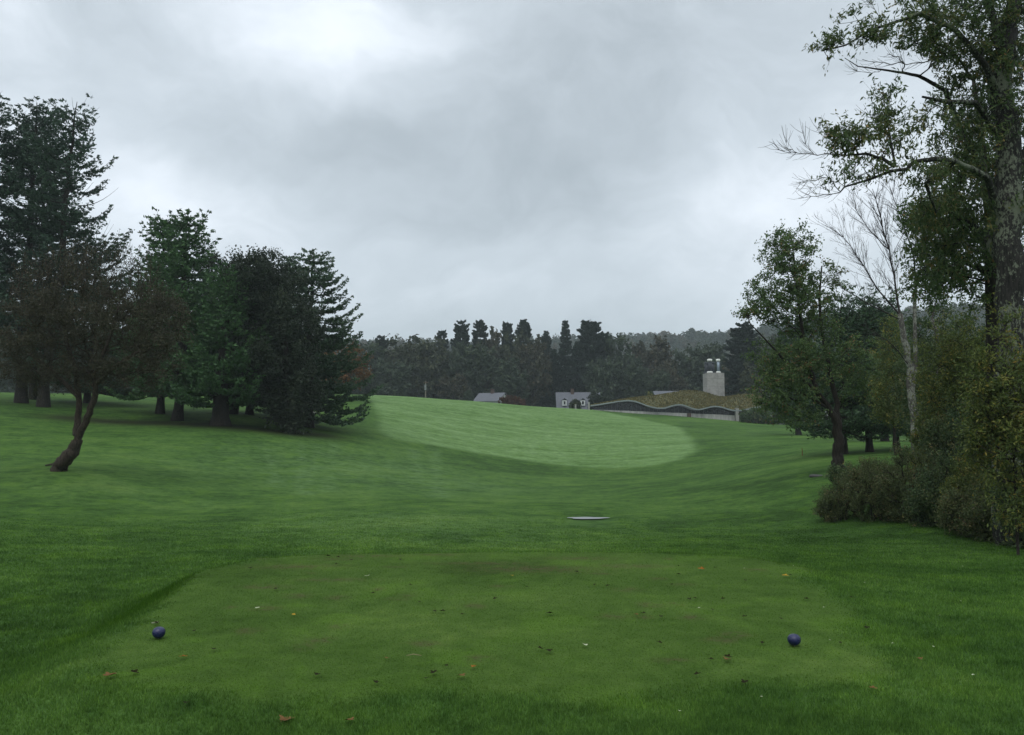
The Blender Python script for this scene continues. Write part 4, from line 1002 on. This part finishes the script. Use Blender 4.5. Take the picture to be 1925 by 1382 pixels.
# low plants standing on the roof
M = Mesh(); n = 9000; u = g.random(n); v = g.random(n) * (nseg - 1); k = v.astype(int); f_ = (v - k)[:, None]
pp = (FR0[k] * (1 - f_) + FR0[np.minimum(k + 1, nseg - 1)] * f_) * (1 - u)[:, None] + (RE0[k] * (1 - f_) + RE0[np.minimum(k + 1, nseg - 1)] * f_) * u[:, None]
pp[:, 2] += .25 * np.sin(u * math.pi) + .16
leaves(M, pp, unit(rand_dir(n, g) * np.array([.5, .5, 1])), .34 * g.uniform(.5, 1.2, n), .2, g.random(n), g)
M.obj('roof_plants', leaf_mat('sedum_leaves', [(0, (.055, .062, .02)), (.5, (.11, .095, .03)), (1, (.20, .165, .05))]), rf)
# fascia: a steel band along both edges
def band(M, P_, hgt, dep, off):
    A = P_ + np.array([0, off, .12]); n = len(A)
    V = np.concatenate([A, A + (0, 0, -hgt), A + (0, dep, -hgt), A + (0, dep, 0)])
    ii = np.arange(n - 1)
    M.add(V, np.concatenate([np.stack([ii + a * n, ii + 1 + a * n, ii + 1 + ((a + 1) % 4) * n, ii + ((a + 1) % 4) * n], -1)[:, ::-1] for a in range(4)]))
M_steel = plain('galvanised_fascia', (.25, .28, .275), rough=.35, metal=.3, var=.1)
M = Mesh(); band(M, FR0, .24, .12, -.14); M.obj('fascia', M_steel, tb)
M = Mesh(); band(M, RE0, .38, .12, .05); M.obj('fascia', M_steel, tb)
# soffit under the roof
V = np.concatenate([FR0 - (0, 0, .22), RE0 - (0, 0, .22)]); ii = np.arange(nseg - 1)
link('soffit', mesh_from('soffit', V, np.stack([ii, ii + nseg, ii + nseg + 1, ii + 1], -1), plain('soffit_boards', (.10, .085, .06)), False), tb)
# concrete base wall and glazing
wall_px = [(1112,769.5),(1191,773),(1293,777),(1387,781)]
wx_ = np.linspace(1114, 1387, 40); wt = np.interp(wx_, [a for a, b in wall_px], [b for a, b in wall_px])
WT = np.array([px(a, b, fY(a) + .9) for a, b in zip(wx_, wt)]) - org
n = len(WT); zb = WT[:, 2].min() - 3
V = np.concatenate([WT, np.stack([WT[:, 0], WT[:, 1], np.full(n, zb)], -1), WT + (0, .4, 0), np.stack([WT[:, 0], WT[:, 1] + .4, np.full(n, zb)], -1)]); ii = np.arange(n - 1)
Q_ = np.concatenate([np.stack([ii, ii + n, ii + n + 1, ii + 1], -1), np.stack([ii, ii + 1, ii + 2 * n + 1, ii + 2 * n], -1), np.stack([ii + 2 * n, ii + 2 * n + 1, ii + 3 * n + 1, ii + 3 * n], -1), np.array([[n - 1, 2 * n - 1, 4 * n - 1, 3 * n - 1], [0, 2 * n, 3 * n, n]])])
mc, nt, b = newmat('cast_concrete_wall'); P = wpos(nt); mp = N(nt, 'ShaderNodeMapping'); mp.inputs['Scale'].default_value = (1.6, 1.6, .25); nt.links.new(P, mp.inputs[0])
nt.links.new(ramp(nt, [(.35, (.33, .315, .295)), (.6, (.54, .52, .49))], noise(nt, mp.outputs[0], 1.2, 5, .7).outputs[0]).outputs[0], b.inputs['Base Color']); b.inputs['Roughness'].default_value = .9
link('wall', mesh_from('wall', V, Q_, mc, False), tb)
M_mull = plain('mullion_gray', (.085, .09, .085))
ztop = np.interp(WT[:, 0], FR0[:, 0], FR0[:, 2]) - .2
GB = WT + (0, .25, 0); GT = np.stack([WT[:, 0], WT[:, 1] + .25, np.maximum(ztop, WT[:, 2] + .05)], -1)
V = np.concatenate([GB, GT]); link('glazing', mesh_from('glazing', V, np.stack([ii, ii + 1, ii + n + 1, ii + n], -1), M_glass, False), tb)
for q in range(1, 34):
    xx = 1118 + q * 7.9
    if xx > 1384: break
    a = np.array([np.interp(xx, wx_, GB[:, w]) for w in range(3)]); c = np.array([np.interp(xx, wx_, GT[:, w]) for w in range(3)])
    if c[2] - a[2] < .15: continue
    M = Mesh(); M.box((a[0] - .03, a[1] - .08, a[2]), (a[0] + .03, a[1] - .01, c[2])); M.obj('mullion', M_mull, tb)
for xx in (1296, 1386):
    a = px(xx, 778, fY(xx)) - org; M = Mesh(); M.box((a[0] - .28, a[1] - .1, zb), (a[0] + .28, a[1] + .75, a[2] + (1.0 if xx > 1300 else .1))); M.obj('pier', M_conc if xx > 1300 else M_brick, tb)
# end wall under the right of the roof
M = Mesh(); a = px(1388, 780, 149) - org; c = px(1466, 774, 147) - org; M.box((a[0], a[1] + 1.4, zb), (c[0], a[1] + 1.8, a[2] + .6)); M.obj('end_wall', plain('brown_boards', (.07, .05, .04)), tb)
M = Mesh(); a = px(1437, 766, 148.5) - org; c = px(1452, 790, 148.5) - org; M.box((a[0], a[1], c[2]), (c[0], a[1] + .4, a[2])); M.obj('white_panel', M_white, tb)
# concrete tower with its flues
Yt = 166.0
tl = px(1328.5, 701, Yt); trr = px(1361.5, 701, Yt); bt = px(1345, 752, Yt)
M = Mesh(); x0, x1 = tl[0] - org[0], trr[0] - org[0]; y0 = Yt - org[1]; z1 = tl[2] - org[2]; z0 = bt[2] - org[2] - 1.5
M.box((x0, y0, z0), (x1, y0 + 3.4, z1)); mt_, nt, b = newmat('board_marked_concrete'); P = wpos(nt)
br = N(nt, 'ShaderNodeTexBrick'); br.inputs['Scale'].default_value = .5; br.inputs['Mortar Size'].default_value = .012; br.inputs['Color1'].default_value = (.31, .30, .275, 1); br.inputs['Color2'].default_value = (.34, .325, .30, 1); br.inputs['Mortar'].default_value = (.2, .19, .17, 1); br.inputs['Row Height'].default_value = .8; br.inputs['Brick Width'].default_value = 1.9; br.offset = 0
mp = N(nt, 'ShaderNodeMapping'); mp.inputs['Rotation'].default_value = (R(90), 0, 0); nt.links.new(P, mp.inputs[0]); nt.links.new(mp.outputs[0], br.inputs[0])
st = ramp(nt, [(.35, (.72, .72, .72)), (.6, (1.05, 1.05, 1.05))], noise(nt, P, 1.4, 6, .7).outputs[0]).outputs[0]
nt.links.new(mixc(nt, 1.0, br.outputs[0], st, 'MULTIPLY'), b.inputs['Base Color']); b.inputs['Roughness'].default_value = .9
twr = M.obj('tower', mt_, tb)
M_fsteel = plain('flue_steel', (.24, .29, .33), rough=.35, metal=.4, var=.1); M_cap = plain('flue_cap_white', (.75, .75, .70), rough=.5, var=.05); M_fdark = plain('dark_flue', (.035, .04, .048), rough=.5, var=.15)
def flue(xc, dy, w, mat, capped, hpx, capw):
    c = px(xc, 700, Yt) - org; zt = px(xc, hpx, Yt)[2] - org[2]; zc = z1
    M = Mesh(); M.lathe([(0, zc), (w, zc), (w * .92, zc + (zt - zc) * .5), (w, zt), (0, zt)], (c[0], y0 + dy, 0), 16); f_ = M.obj('flue', mat, twr, True)
    M = Mesh(); M.lathe([(0, zc + .002), (w * 1.7, zc + .002), (w * 1.6, zc + .3), (w * 1.02, zc + .36)], (c[0], y0 + dy, 0), 16); M.obj('collar', M_cap if capped else M_fdark, twr, True)
    M = Mesh(); M.lathe([(0, zt + .002), (capw * .8, zt + .002), (capw, zt + .12), (capw, zt + .42), (capw * .75, zt + .5), (0, zt + .52)], (c[0], y0 + dy, 0), 16); M.obj('cap', M_cap if capped else M_fdark, twr, True)
flue(1336, .7, .36, M_fdark, True, 679, .52); flue(1352, .7, .28, M_fsteel, True, 679, .42)
flue(1333, 2.2, .4, M_fdark, False, 684, .42); flue(1345, 2.4, .42, M_fdark, False, 683, .45); flue(1357, 2.2, .3, M_fdark, False, 684, .33)

# utility pole on the crest
Yp = 150.0; bp = ground(800, Yp); tz = px(800, 716, Yp)[2]
t = thing('utility_pole', bp, 'thin pale utility pole standing on the crest of the fairway', 'pole')
M = Mesh(); M.tube([(0, 0, -.5), (0, 0, tz - bp[2])], [.13, .09], 8); M.obj('pole', plain('weathered_pole', (.20, .18, .15)), t)
M = Mesh(); M.tube([(-.02, -.26, tz - bp[2] - 1.7), (-.02, -.26, tz - bp[2] - .7)], .18, 10); M.obj('transformer', plain('gray_can', (.22, .23, .24)), t)
M = Mesh(); M.box((-.5, -.16, tz - bp[2] - .35), (.5, -.09, tz - bp[2] - .23)); M.obj('crossarm', plain('crossarm_wood', (.14, .11, .08)), t)
# posts by the building
for xx, yy, lab in ((1107, 757, 'short pale post at the left tip of the wavy roofed building'), (1082, 761, 'short pale post in front of the small olive bush')):
    b_ = ground(xx, 150); zt = px(xx, yy, 150)[2]; M = Mesh(); M.box((-.14, -.14, -.3), (.14, .14, zt - b_[2])); M.box((-.18, -.18, zt - b_[2]), (.18, .18, zt - b_[2] + .08))
    o = M.obj('post', plain('pale_post', (.30, .29, .27))); o.location = b_; tag(o, lab, 'post')
# orange stake and rock at right, pale stone at left
b_ = hit(1508, 857); M = Mesh(); M.tube([(0, 0, -.1), (.01, 0, .22), (.0, 0, .42)], [.02, .02, .015], 6); o = M.obj('stake', plain('orange_stake', (.22, .07, .03))); o.location = b_; tag(o, 'thin reddish stake in the grass left of the pine boles', 'stake')
def rock(c, sx, sy, sz, mat, seed, name, lab, cat):
    g = np.random.default_rng(seed); k, r_ = 16, 9
    th_ = np.linspace(0, 2 * math.pi, k, endpoint=False); ph = np.linspace(.02, math.pi - .02, r_)
    V = np.stack([np.outer(np.sin(ph), np.cos(th_)), np.outer(np.sin(ph), np.sin(th_)), np.repeat(np.cos(ph)[:, None], k, 1)], -1).reshape(-1, 3)
    V *= (1 + .12 * np.sin(V[:, :1] * 4 + seed) + .1 * np.sin(V[:, 1:2] * 5 + 2 * seed) + g.normal(size=(len(V), 1)) * .03); V *= np.array([sx, sy, sz])
    i = np.arange(r_ - 1)[:, None] * k; j = np.arange(k)[None, :]; j2 = (j + 1) % k
    M = Mesh(); M.add(V, np.stack([i + j, i + k + j, i + k + j2, i + j2], -1).reshape(-1, 4)); o = M.obj(name, mat, None, True); o.location = c; tag(o, lab, cat)
rock(hit(1535, 896), .26, .2, .07, plain('gray_rock', (.075, .075, .07)), 4, 'rock', 'low dark rock in the grass left of the weedy shrubs', 'rock')
rock(hit(583, 777) + (0, 0, .02), .7, .4, .14, plain('pale_stone', (.24, .23, .20)), 7, 'rock', 'flat pale stone on the grass right of the low hanging maple', 'rock')

# puddle: a shallow sheet lying in the hollow
c = PUD; n = 40; an = np.linspace(0, 2 * math.pi, n, endpoint=False)
rad = 1 + .15 * np.sin(an * 3 + 1) + .08 * np.sin(an * 5)
X = c[0] + np.cos(an) * .54 * rad * (1 + .25 * (np.cos(an) < -.6)); Yv = c[1] + np.sin(an) * .30 * rad; zc = PUD[2] + .006
me = bpy.data.meshes.new('puddle'); me.from_pydata([(a, b, zc) for a, b in zip(X, Yv)], [], [tuple(range(n))])
mw, nt, b = newmat('puddle_water'); b.inputs['Base Color'].default_value = (.24, .25, .24, 1); b.inputs['Roughness'].default_value = .45; b.inputs['IOR'].default_value = 1.33; b.inputs['Specular IOR Level'].default_value = 1.0
me.materials.append(mw); o = link('puddle', me); tag(o, 'narrow puddle reflecting the sky in the grass beyond the tee', 'puddle')

# ------------------------------------------------------------------ tee markers
mb, nt, b = newmat('blue_marker_paint'); tc = N(nt, 'ShaderNodeTexCoord').outputs['Object']
nn = noise(nt, tc, 30, 4, .6)
n2 = noise(nt, tc, 55, 5, .7)
base_c = ramp(nt, [(.3, (.007, .009, .048)), (.7, (.012, .017, .080))], nn.outputs[0]).outputs[0]
nt.links.new(mixc(nt, ramp(nt, [(.60, (0, 0, 0)), (.68, (.5, .5, .5))], n2.outputs[0]).outputs[0], base_c, (.10, .10, .13)), b.inputs['Base Color']); b.inputs['Roughness'].default_value = .32; b.inputs['Specular IOR Level'].default_value = .5
vo = N(nt, 'ShaderNodeTexVoronoi'); vo.inputs['Scale'].default_value = 75; nt.links.new(tc, vo.inputs['Vector'])
bp_ = N(nt, 'ShaderNodeBump'); bp_.inputs['Strength'].default_value = .5; bp_.inputs['Distance'].default_value = .004; nt.links.new(vo.outputs['Distance'], bp_.inputs['Height']); nt.links.new(bp_.outputs[0], b.inputs['Normal'])
def marker(x, y, label, tilt):
    c = hit(x, y)
    t = thing('tee_marker', c, label, 'tee marker', 'blue tee markers'); rr_ = .0505
    prof = [(0, .094), (.012, .0935), (.024, .0905), (.035, .084), (.0435, .075), (.049, .064), (rr_, .052), (.0495, .040), (.045, .028), (.037, .018), (.026, .011), (.012, .008), (0, .0075)]
    M = Mesh(); M.lathe(prof, (0, 0, 0), 32); o = M.obj('ball', mb, t, True); o.rotation_euler = (tilt, tilt * .6, 0)
    M = Mesh(); M.lathe([(0, -.06), (.004, -.05), (.006, .0), (.006, .012)], (0, 0, 0), 10); M.obj('spike', plain('steel_spike', (.3, .3, .3), metal=.8, rough=.4), t)
marker(298, 1201, 'blue ball shaped tee marker at the left end of the tee', .05)
marker(1494, 1216, 'blue ball shaped tee marker at the right end of the tee', -.08)

# ------------------------------------------------------------------ fallen leaves
def leafmesh(seed, mat, curl=.3, lobes=5, name='fallen_leaf'):
    """a curled lobed leaf with a stalk, about one unit long"""
    g = np.random.default_rng(seed); n = 30; a = np.linspace(0, 2 * math.pi, n, endpoint=False)
    r_ = .5 * (1 + .28 * np.cos(lobes * a) + g.normal(size=n) * .03) * (1 - .25 * np.cos(a - math.pi))
    rings = [0, .5, 1]; V = [[0, 0, .05]]
    for f in rings[1:]:
        X = np.cos(a) * r_ * f; Yy = np.sin(a) * r_ * f * .8
        Z = .05 + .5 * curl * (np.abs(Yy) ** 1.5 * 2.2 + .5 * X ** 2 * np.sign(X)) + g.normal(size=n) * .01
        V += [[x, y, z] for x, y, z in zip(X, Yy, Z)]
    Fc = [(0, 1 + k, 1 + (k + 1) % n) for k in range(n)] + [(1 + k, 1 + n + k, 1 + n + (k + 1) % n, 1 + (k + 1) % n) for k in range(n)]
    m0 = len(V); V += [[-.45, -.015, .05], [-.45, .015, .05], [-.8, .012, .02], [-.8, -.012, .02]]; Fc.append((m0, m0 + 1, m0 + 2, m0 + 3))
    me = bpy.data.meshes.new(name); me.from_pydata(V, [], Fc); me.materials.append(mat); return me
def lm(nm, c): return plain(nm, c, rough=.8, var=.3, scale=3, spec=.05)
Ld = [leafmesh(k, lm('dark_leaf', (.016, .014, .005)), .5) for k in (1, 2, 3)]
Lbn = [leafmesh(k, lm('brown_leaf', (.14, .075, .030)), .45) for k in (4, 5)]
Lo = [leafmesh(k, lm('orange_leaf', (.24, .095, .018)), .4) for k in (6, 7)]
Ly = [leafmesh(k, lm('yellow_leaf', (.36, .22, .03)), .35) for k in (8,)]
Lw = [leafmesh(k, lm('pale_petal', (.42, .44, .30)), .3, 3) for k in (9,)]
g = np.random.default_rng(12)
def put(me, x, y, size, label=None, group=None, cat='leaf', name='fallen_leaf', rz=None):
    c = hit(x, y); o = link(name, me); o.location = c + (0, 0, .022 if 'leaf' in name else .03); o.scale = (size * .82,) * 3
    o.rotation_euler = (g.normal() * .12, g.normal() * .12, g.uniform(0, 6.28) if rz is None else rz)
    tag(o, label, cat, group)
put(Lbn[0], 204, 1277, .10, 'brown curled leaf below the left blue marker')
put(Lbn[1], 536, 1362, .115, 'large brown curled leaf at the bottom edge of the photo')
put(Lbn[0], 655, 1362, .075, 'tan leaf right of the large brown leaf at the bottom edge')
put(Lo[0], 346, 1241, .06, 'orange leaf right below the left blue marker')
put(Lo[1], 1320, 1073, .085, 'bright orange leaf on the far right part of the tee')
put(Ly[0], 551, 1160, .045, 'yellow leaf right of the left blue marker')
put(Lo[0], 891, 1260, .05, 'orange brown leaf in the lower middle of the tee')
put(Lbn[1], 866, 1277, .07, 'dull brown leaf below the middle of the tee')
put(Lbn[0], 1368, 1246, .075, 'brown leaf lower left of the right blue marker')
put(Lbn[1], 1730, 1245, .06, 'rusty leaf in the rough right of the right blue marker')
put(Lw[0], 690, 1087, .09, 'white scrap of leaf on the far left part of the tee')
put(Lw[0], 1100, 1218, .06, 'white scrap of leaf in the middle of the tee')
put(Lw[0], 483, 1148, .045, 'white speck of leaf right above the left blue marker')
put(Ly[0], 962, 1086, .06, 'small yellow leaf in the far middle of the tee')
put(Ly[0], 1475, 1086, .08, 'yellowish brown leaf right of the bright orange leaf')
put(Lbn[0], 729, 1243, .05, 'small brown leaf left of the broken twig')
put(Lbn[1], 1195, 1160, .05, 'small brown leaf in the right middle of the tee')
put(Lbn[0], 1640, 1300, .05, 'small tan leaf in the lower right rough')
pos = [(520,1111),(618,1049),(636,1051),(632,1064),(660,1057),(771,1104),(790,1136),(816,1154),(833,1154),(870,1160),(990,1107),(1017,1226),(815,1272),(838,1258),(803,1282),(707,1290),(1275,1084),(1262,1103),(1307,1129),(1276,1068),(1345,1071),(1401,1095),(1485,1085),(1338,1246),(1366,1241),(1310,1274),(1340,1151),(1399,1165),(1470,1169),(1243,1165),(1296,1131),(1360,1130),(1210,1158),(1580,1214),(1515,1130),(1600,1128),(1433,1214),(1241,1214),(1032,1158),(1030,1230),(1400,1290),(402,1227),(363,1192),(294,1176),(203,1276),(752,1055),(930,1130),(700,1120),(1142,1106),(1118,1104),(1083,1079),(350,1330),(250,1270),(597,1274),(1630,1185),(470,1072)]
for q, (x, y) in enumerate(pos):
    if (x, y) == (203, 1276): continue
    put(Ld[q % 3], x, y, g.uniform(.04, .075), 'small dark withered leaf lying on the grass of the tee', 'small dark leaves scattered over the tee')
for q in range(14):
    put(Lw[0], g.uniform(1250, 1850), g.uniform(1060, 1350), g.uniform(.018, .03), 'tiny pale clover flower in the grass right of the tee', 'tiny pale clover flowers in the rough', 'flower', 'clover_flower')
# twig and pale chip
c = hit(777, 1238); M = Mesh(); M.tube([(-.05, 0, .02), (0, .01, .028), (.06, .0, .02)], [.002, .003, .002], 5); o = M.obj('twig', plain('pale_twig', (.30, .24, .14))); o.location = c; tag(o, 'thin pale broken twig lying on the middle of the tee', 'twig')
c = hit(292, 1173); M = Mesh(); M.box((-.03, -.006, .008), (.03, .006, .016)); o = M.obj('wood_chip', plain('pale_chip', (.30, .32, .20))); o.location = c; o.rotation_euler = (0, -.1, .45); tag(o, 'pale sliver of wood just behind the left blue marker', 'wood chip')

# ------------------------------------------------------------------ haze
b_ = 1600; M = Mesh(); M.box((-b_, -b_, -12), (b_, b_, 190))
mh = bpy.data.materials.new('hazy_air'); mh.use_nodes = True; nt = mh.node_tree; nt.nodes.clear()
ou = N(nt, 'ShaderNodeOutputMaterial'); pv = N(nt, 'ShaderNodeVolumePrincipled')
pv.inputs['Color'].default_value = (.84, .95, .96, 1); pv.inputs['Density'].default_value = .00038; pv.inputs['Density Attribute'].default_value = ''
nt.links.new(pv.outputs[0], ou.inputs['Volume']); mh.cycles.homogeneous_volume = True
o = M.obj('haze', mh); tag(o, 'thin rainy haze filling the air', 'haze', kind='stuff')

# ------------------------------------------------------------------ sky
w = bpy.data.worlds.new('World'); scn.world = w; w.use_nodes = True; nt = w.node_tree; nt.nodes.clear()
out = N(nt, 'ShaderNodeOutputWorld'); bg1 = N(nt, 'ShaderNodeBackground'); bg2 = N(nt, 'ShaderNodeBackground'); mx = N(nt, 'ShaderNodeMixShader')
sky = N(nt, 'ShaderNodeTexSky'); sky.sky_type = 'NISHITA'; sky.sun_disc = False; sky.sun_elevation = R(50); sky.sun_rotation = R(150)
nt.links.new(sky.outputs[0], bg1.inputs[0]); bg1.inputs[1].default_value = .08
tc = N(nt, 'ShaderNodeTexCoord').outputs['Generated']
# warp the direction with noise so that every cloud edge is ragged
wn = noise(nt, tc, 2.6, 5, .55); wn.inputs['Scale'].default_value = 2.6
sub = N(nt, 'ShaderNodeVectorMath'); sub.operation = 'SUBTRACT'; nt.links.new(wn.outputs['Color'], sub.inputs[0]); sub.inputs[1].default_value = (.5, .5, .5)
scl = N(nt, 'ShaderNodeVectorMath'); scl.operation = 'SCALE'; nt.links.new(sub.outputs[0], scl.inputs[0]); scl.inputs['Scale'].default_value = .26
add = N(nt, 'ShaderNodeVectorMath'); add.operation = 'ADD'; nt.links.new(tc, add.inputs[0]); nt.links.new(scl.outputs[0], add.inputs[1])
def dirpx(x, y):
    p = px(x, y, 1.0) - np.array([0, 0, EYE]); return p / np.linalg.norm(p)
val = None
lobes = [(625,70,.10,.07,.17),(0,60,.25,.10,.05),(200,330,.16,.07,.10),(400,350,.14,.06,.06),(860,490,.13,.05,.09),(1480,400,.14,.13,.16),(1000,150,.14,.05,.07),(1350,90,.30,.14,-.11),
         (330,180,.24,.045,-.05),(820,290,.26,.07,-.10),(700,250,.12,.05,-.03),(1150,430,.26,.06,-.07),(1000,600,.5,.05,-.05),(1250,250,.10,.04,-.02),(1300,330,.12,.06,.05),(620,430,.12,.05,.04),(1750,300,.2,.3,.05),(1400,620,.4,.05,-.03)]
for x, y, rx, ry, amp in lobes:
    d_ = dirpx(x, y)
    s_ = N(nt, 'ShaderNodeVectorMath'); s_.operation = 'SUBTRACT'; nt.links.new(add.outputs[0], s_.inputs[0]); s_.inputs[1].default_value = tuple(d_)
    m_ = N(nt, 'ShaderNodeVectorMath'); m_.operation = 'MULTIPLY'; nt.links.new(s_.outputs[0], m_.inputs[0]); m_.inputs[1].default_value = (1 / rx, .5 / rx, 1 / ry)
    l_ = N(nt, 'ShaderNodeVectorMath'); l_.operation = 'LENGTH'; nt.links.new(m_.outputs[0], l_.inputs[0])
    q = math_(nt, 'MULTIPLY', l_.outputs['Value'], l_.outputs['Value']); q = math_(nt, 'MULTIPLY', q, -.7)
    e = math_(nt, 'POWER', 2.71828, q); e = math_(nt, 'MULTIPLY', e, amp)
    val = e if val is None else math_(nt, 'ADD', val, e)
mpw = N(nt, 'ShaderNodeMapping'); mpw.inputs['Scale'].default_value = (1, 1, 2.0); nt.links.new(add.outputs[0], mpw.inputs[0])
cn = noise(nt, mpw.outputs[0], 4.2, 8, .6, .3)
cv = math_(nt, 'MULTIPLY', math_(nt, 'SUBTRACT', cn.outputs[0], .5), .40)
val = math_(nt, 'ADD', math_(nt, 'ADD', val, cv), .47)
col = ramp(nt, [(.10, (.16, .20, .235)), (.33, (.385, .435, .475)), (.48, (.565, .625, .68)), (.62, (.80, .86, .93)), (.80, (1.05, 1.08, 1.1))], val).outputs[0]
# the overcast dome is brighter overhead than near the horizon
sx = N(nt, 'ShaderNodeSeparateXYZ'); nt.links.new(tc, sx.inputs[0])
mr = N(nt, 'ShaderNodeMapRange'); mr.interpolation_type = 'SMOOTHSTEP'; nt.links.new(sx.outputs[2], mr.inputs[0]); mr.inputs[1].default_value = .48; mr.inputs[2].default_value = .95; mr.inputs[3].default_value = 1.0; mr.inputs[4].default_value = 1.7
nt.links.new(col, bg2.inputs[0]); nt.links.new(mr.outputs[0], bg2.inputs[1])
mx.inputs[0].default_value = .9; nt.links.new(bg1.outputs[0], mx.inputs[1]); nt.links.new(bg2.outputs[0], mx.inputs[2]); nt.links.new(mx.outputs[0], out.inputs[0])
sd = bpy.data.lights.new('sun', 'SUN'); sd.energy = .7; sd.angle = R(40); sd.color = (1, .98, .94)
so = bpy.data.objects.new('sun', sd); C.objects.link(so); so.rotation_euler = (R(35), 0, R(-25)); so.location = (0, 0, 60)

# ------------------------------------------------------------------ camera and render settings
cam = bpy.data.cameras.new('camera'); cam.sensor_width = 36; cam.lens = 36 * F / 1925; cam.clip_end = 5000; cam.clip_start = .1
co = bpy.data.objects.new('camera', cam); C.objects.link(co); co.location = (0, 0, EYE); co.rotation_euler = (R(90) + PIT, 0, 0)
scn.camera = co
vs = scn.view_settings; vs.view_transform = 'Standard'; vs.look = 'None'; vs.exposure = .42; vs.gamma = 1; vs.use_curve_mapping = False
cy = scn.cycles; cy.max_bounces = 4; cy.diffuse_bounces = 2; cy.glossy_bounces = 2; cy.transmission_bounces = 2; cy.transparent_max_bounces = 4; cy.volume_bounces = 0
cy.use_denoising = True
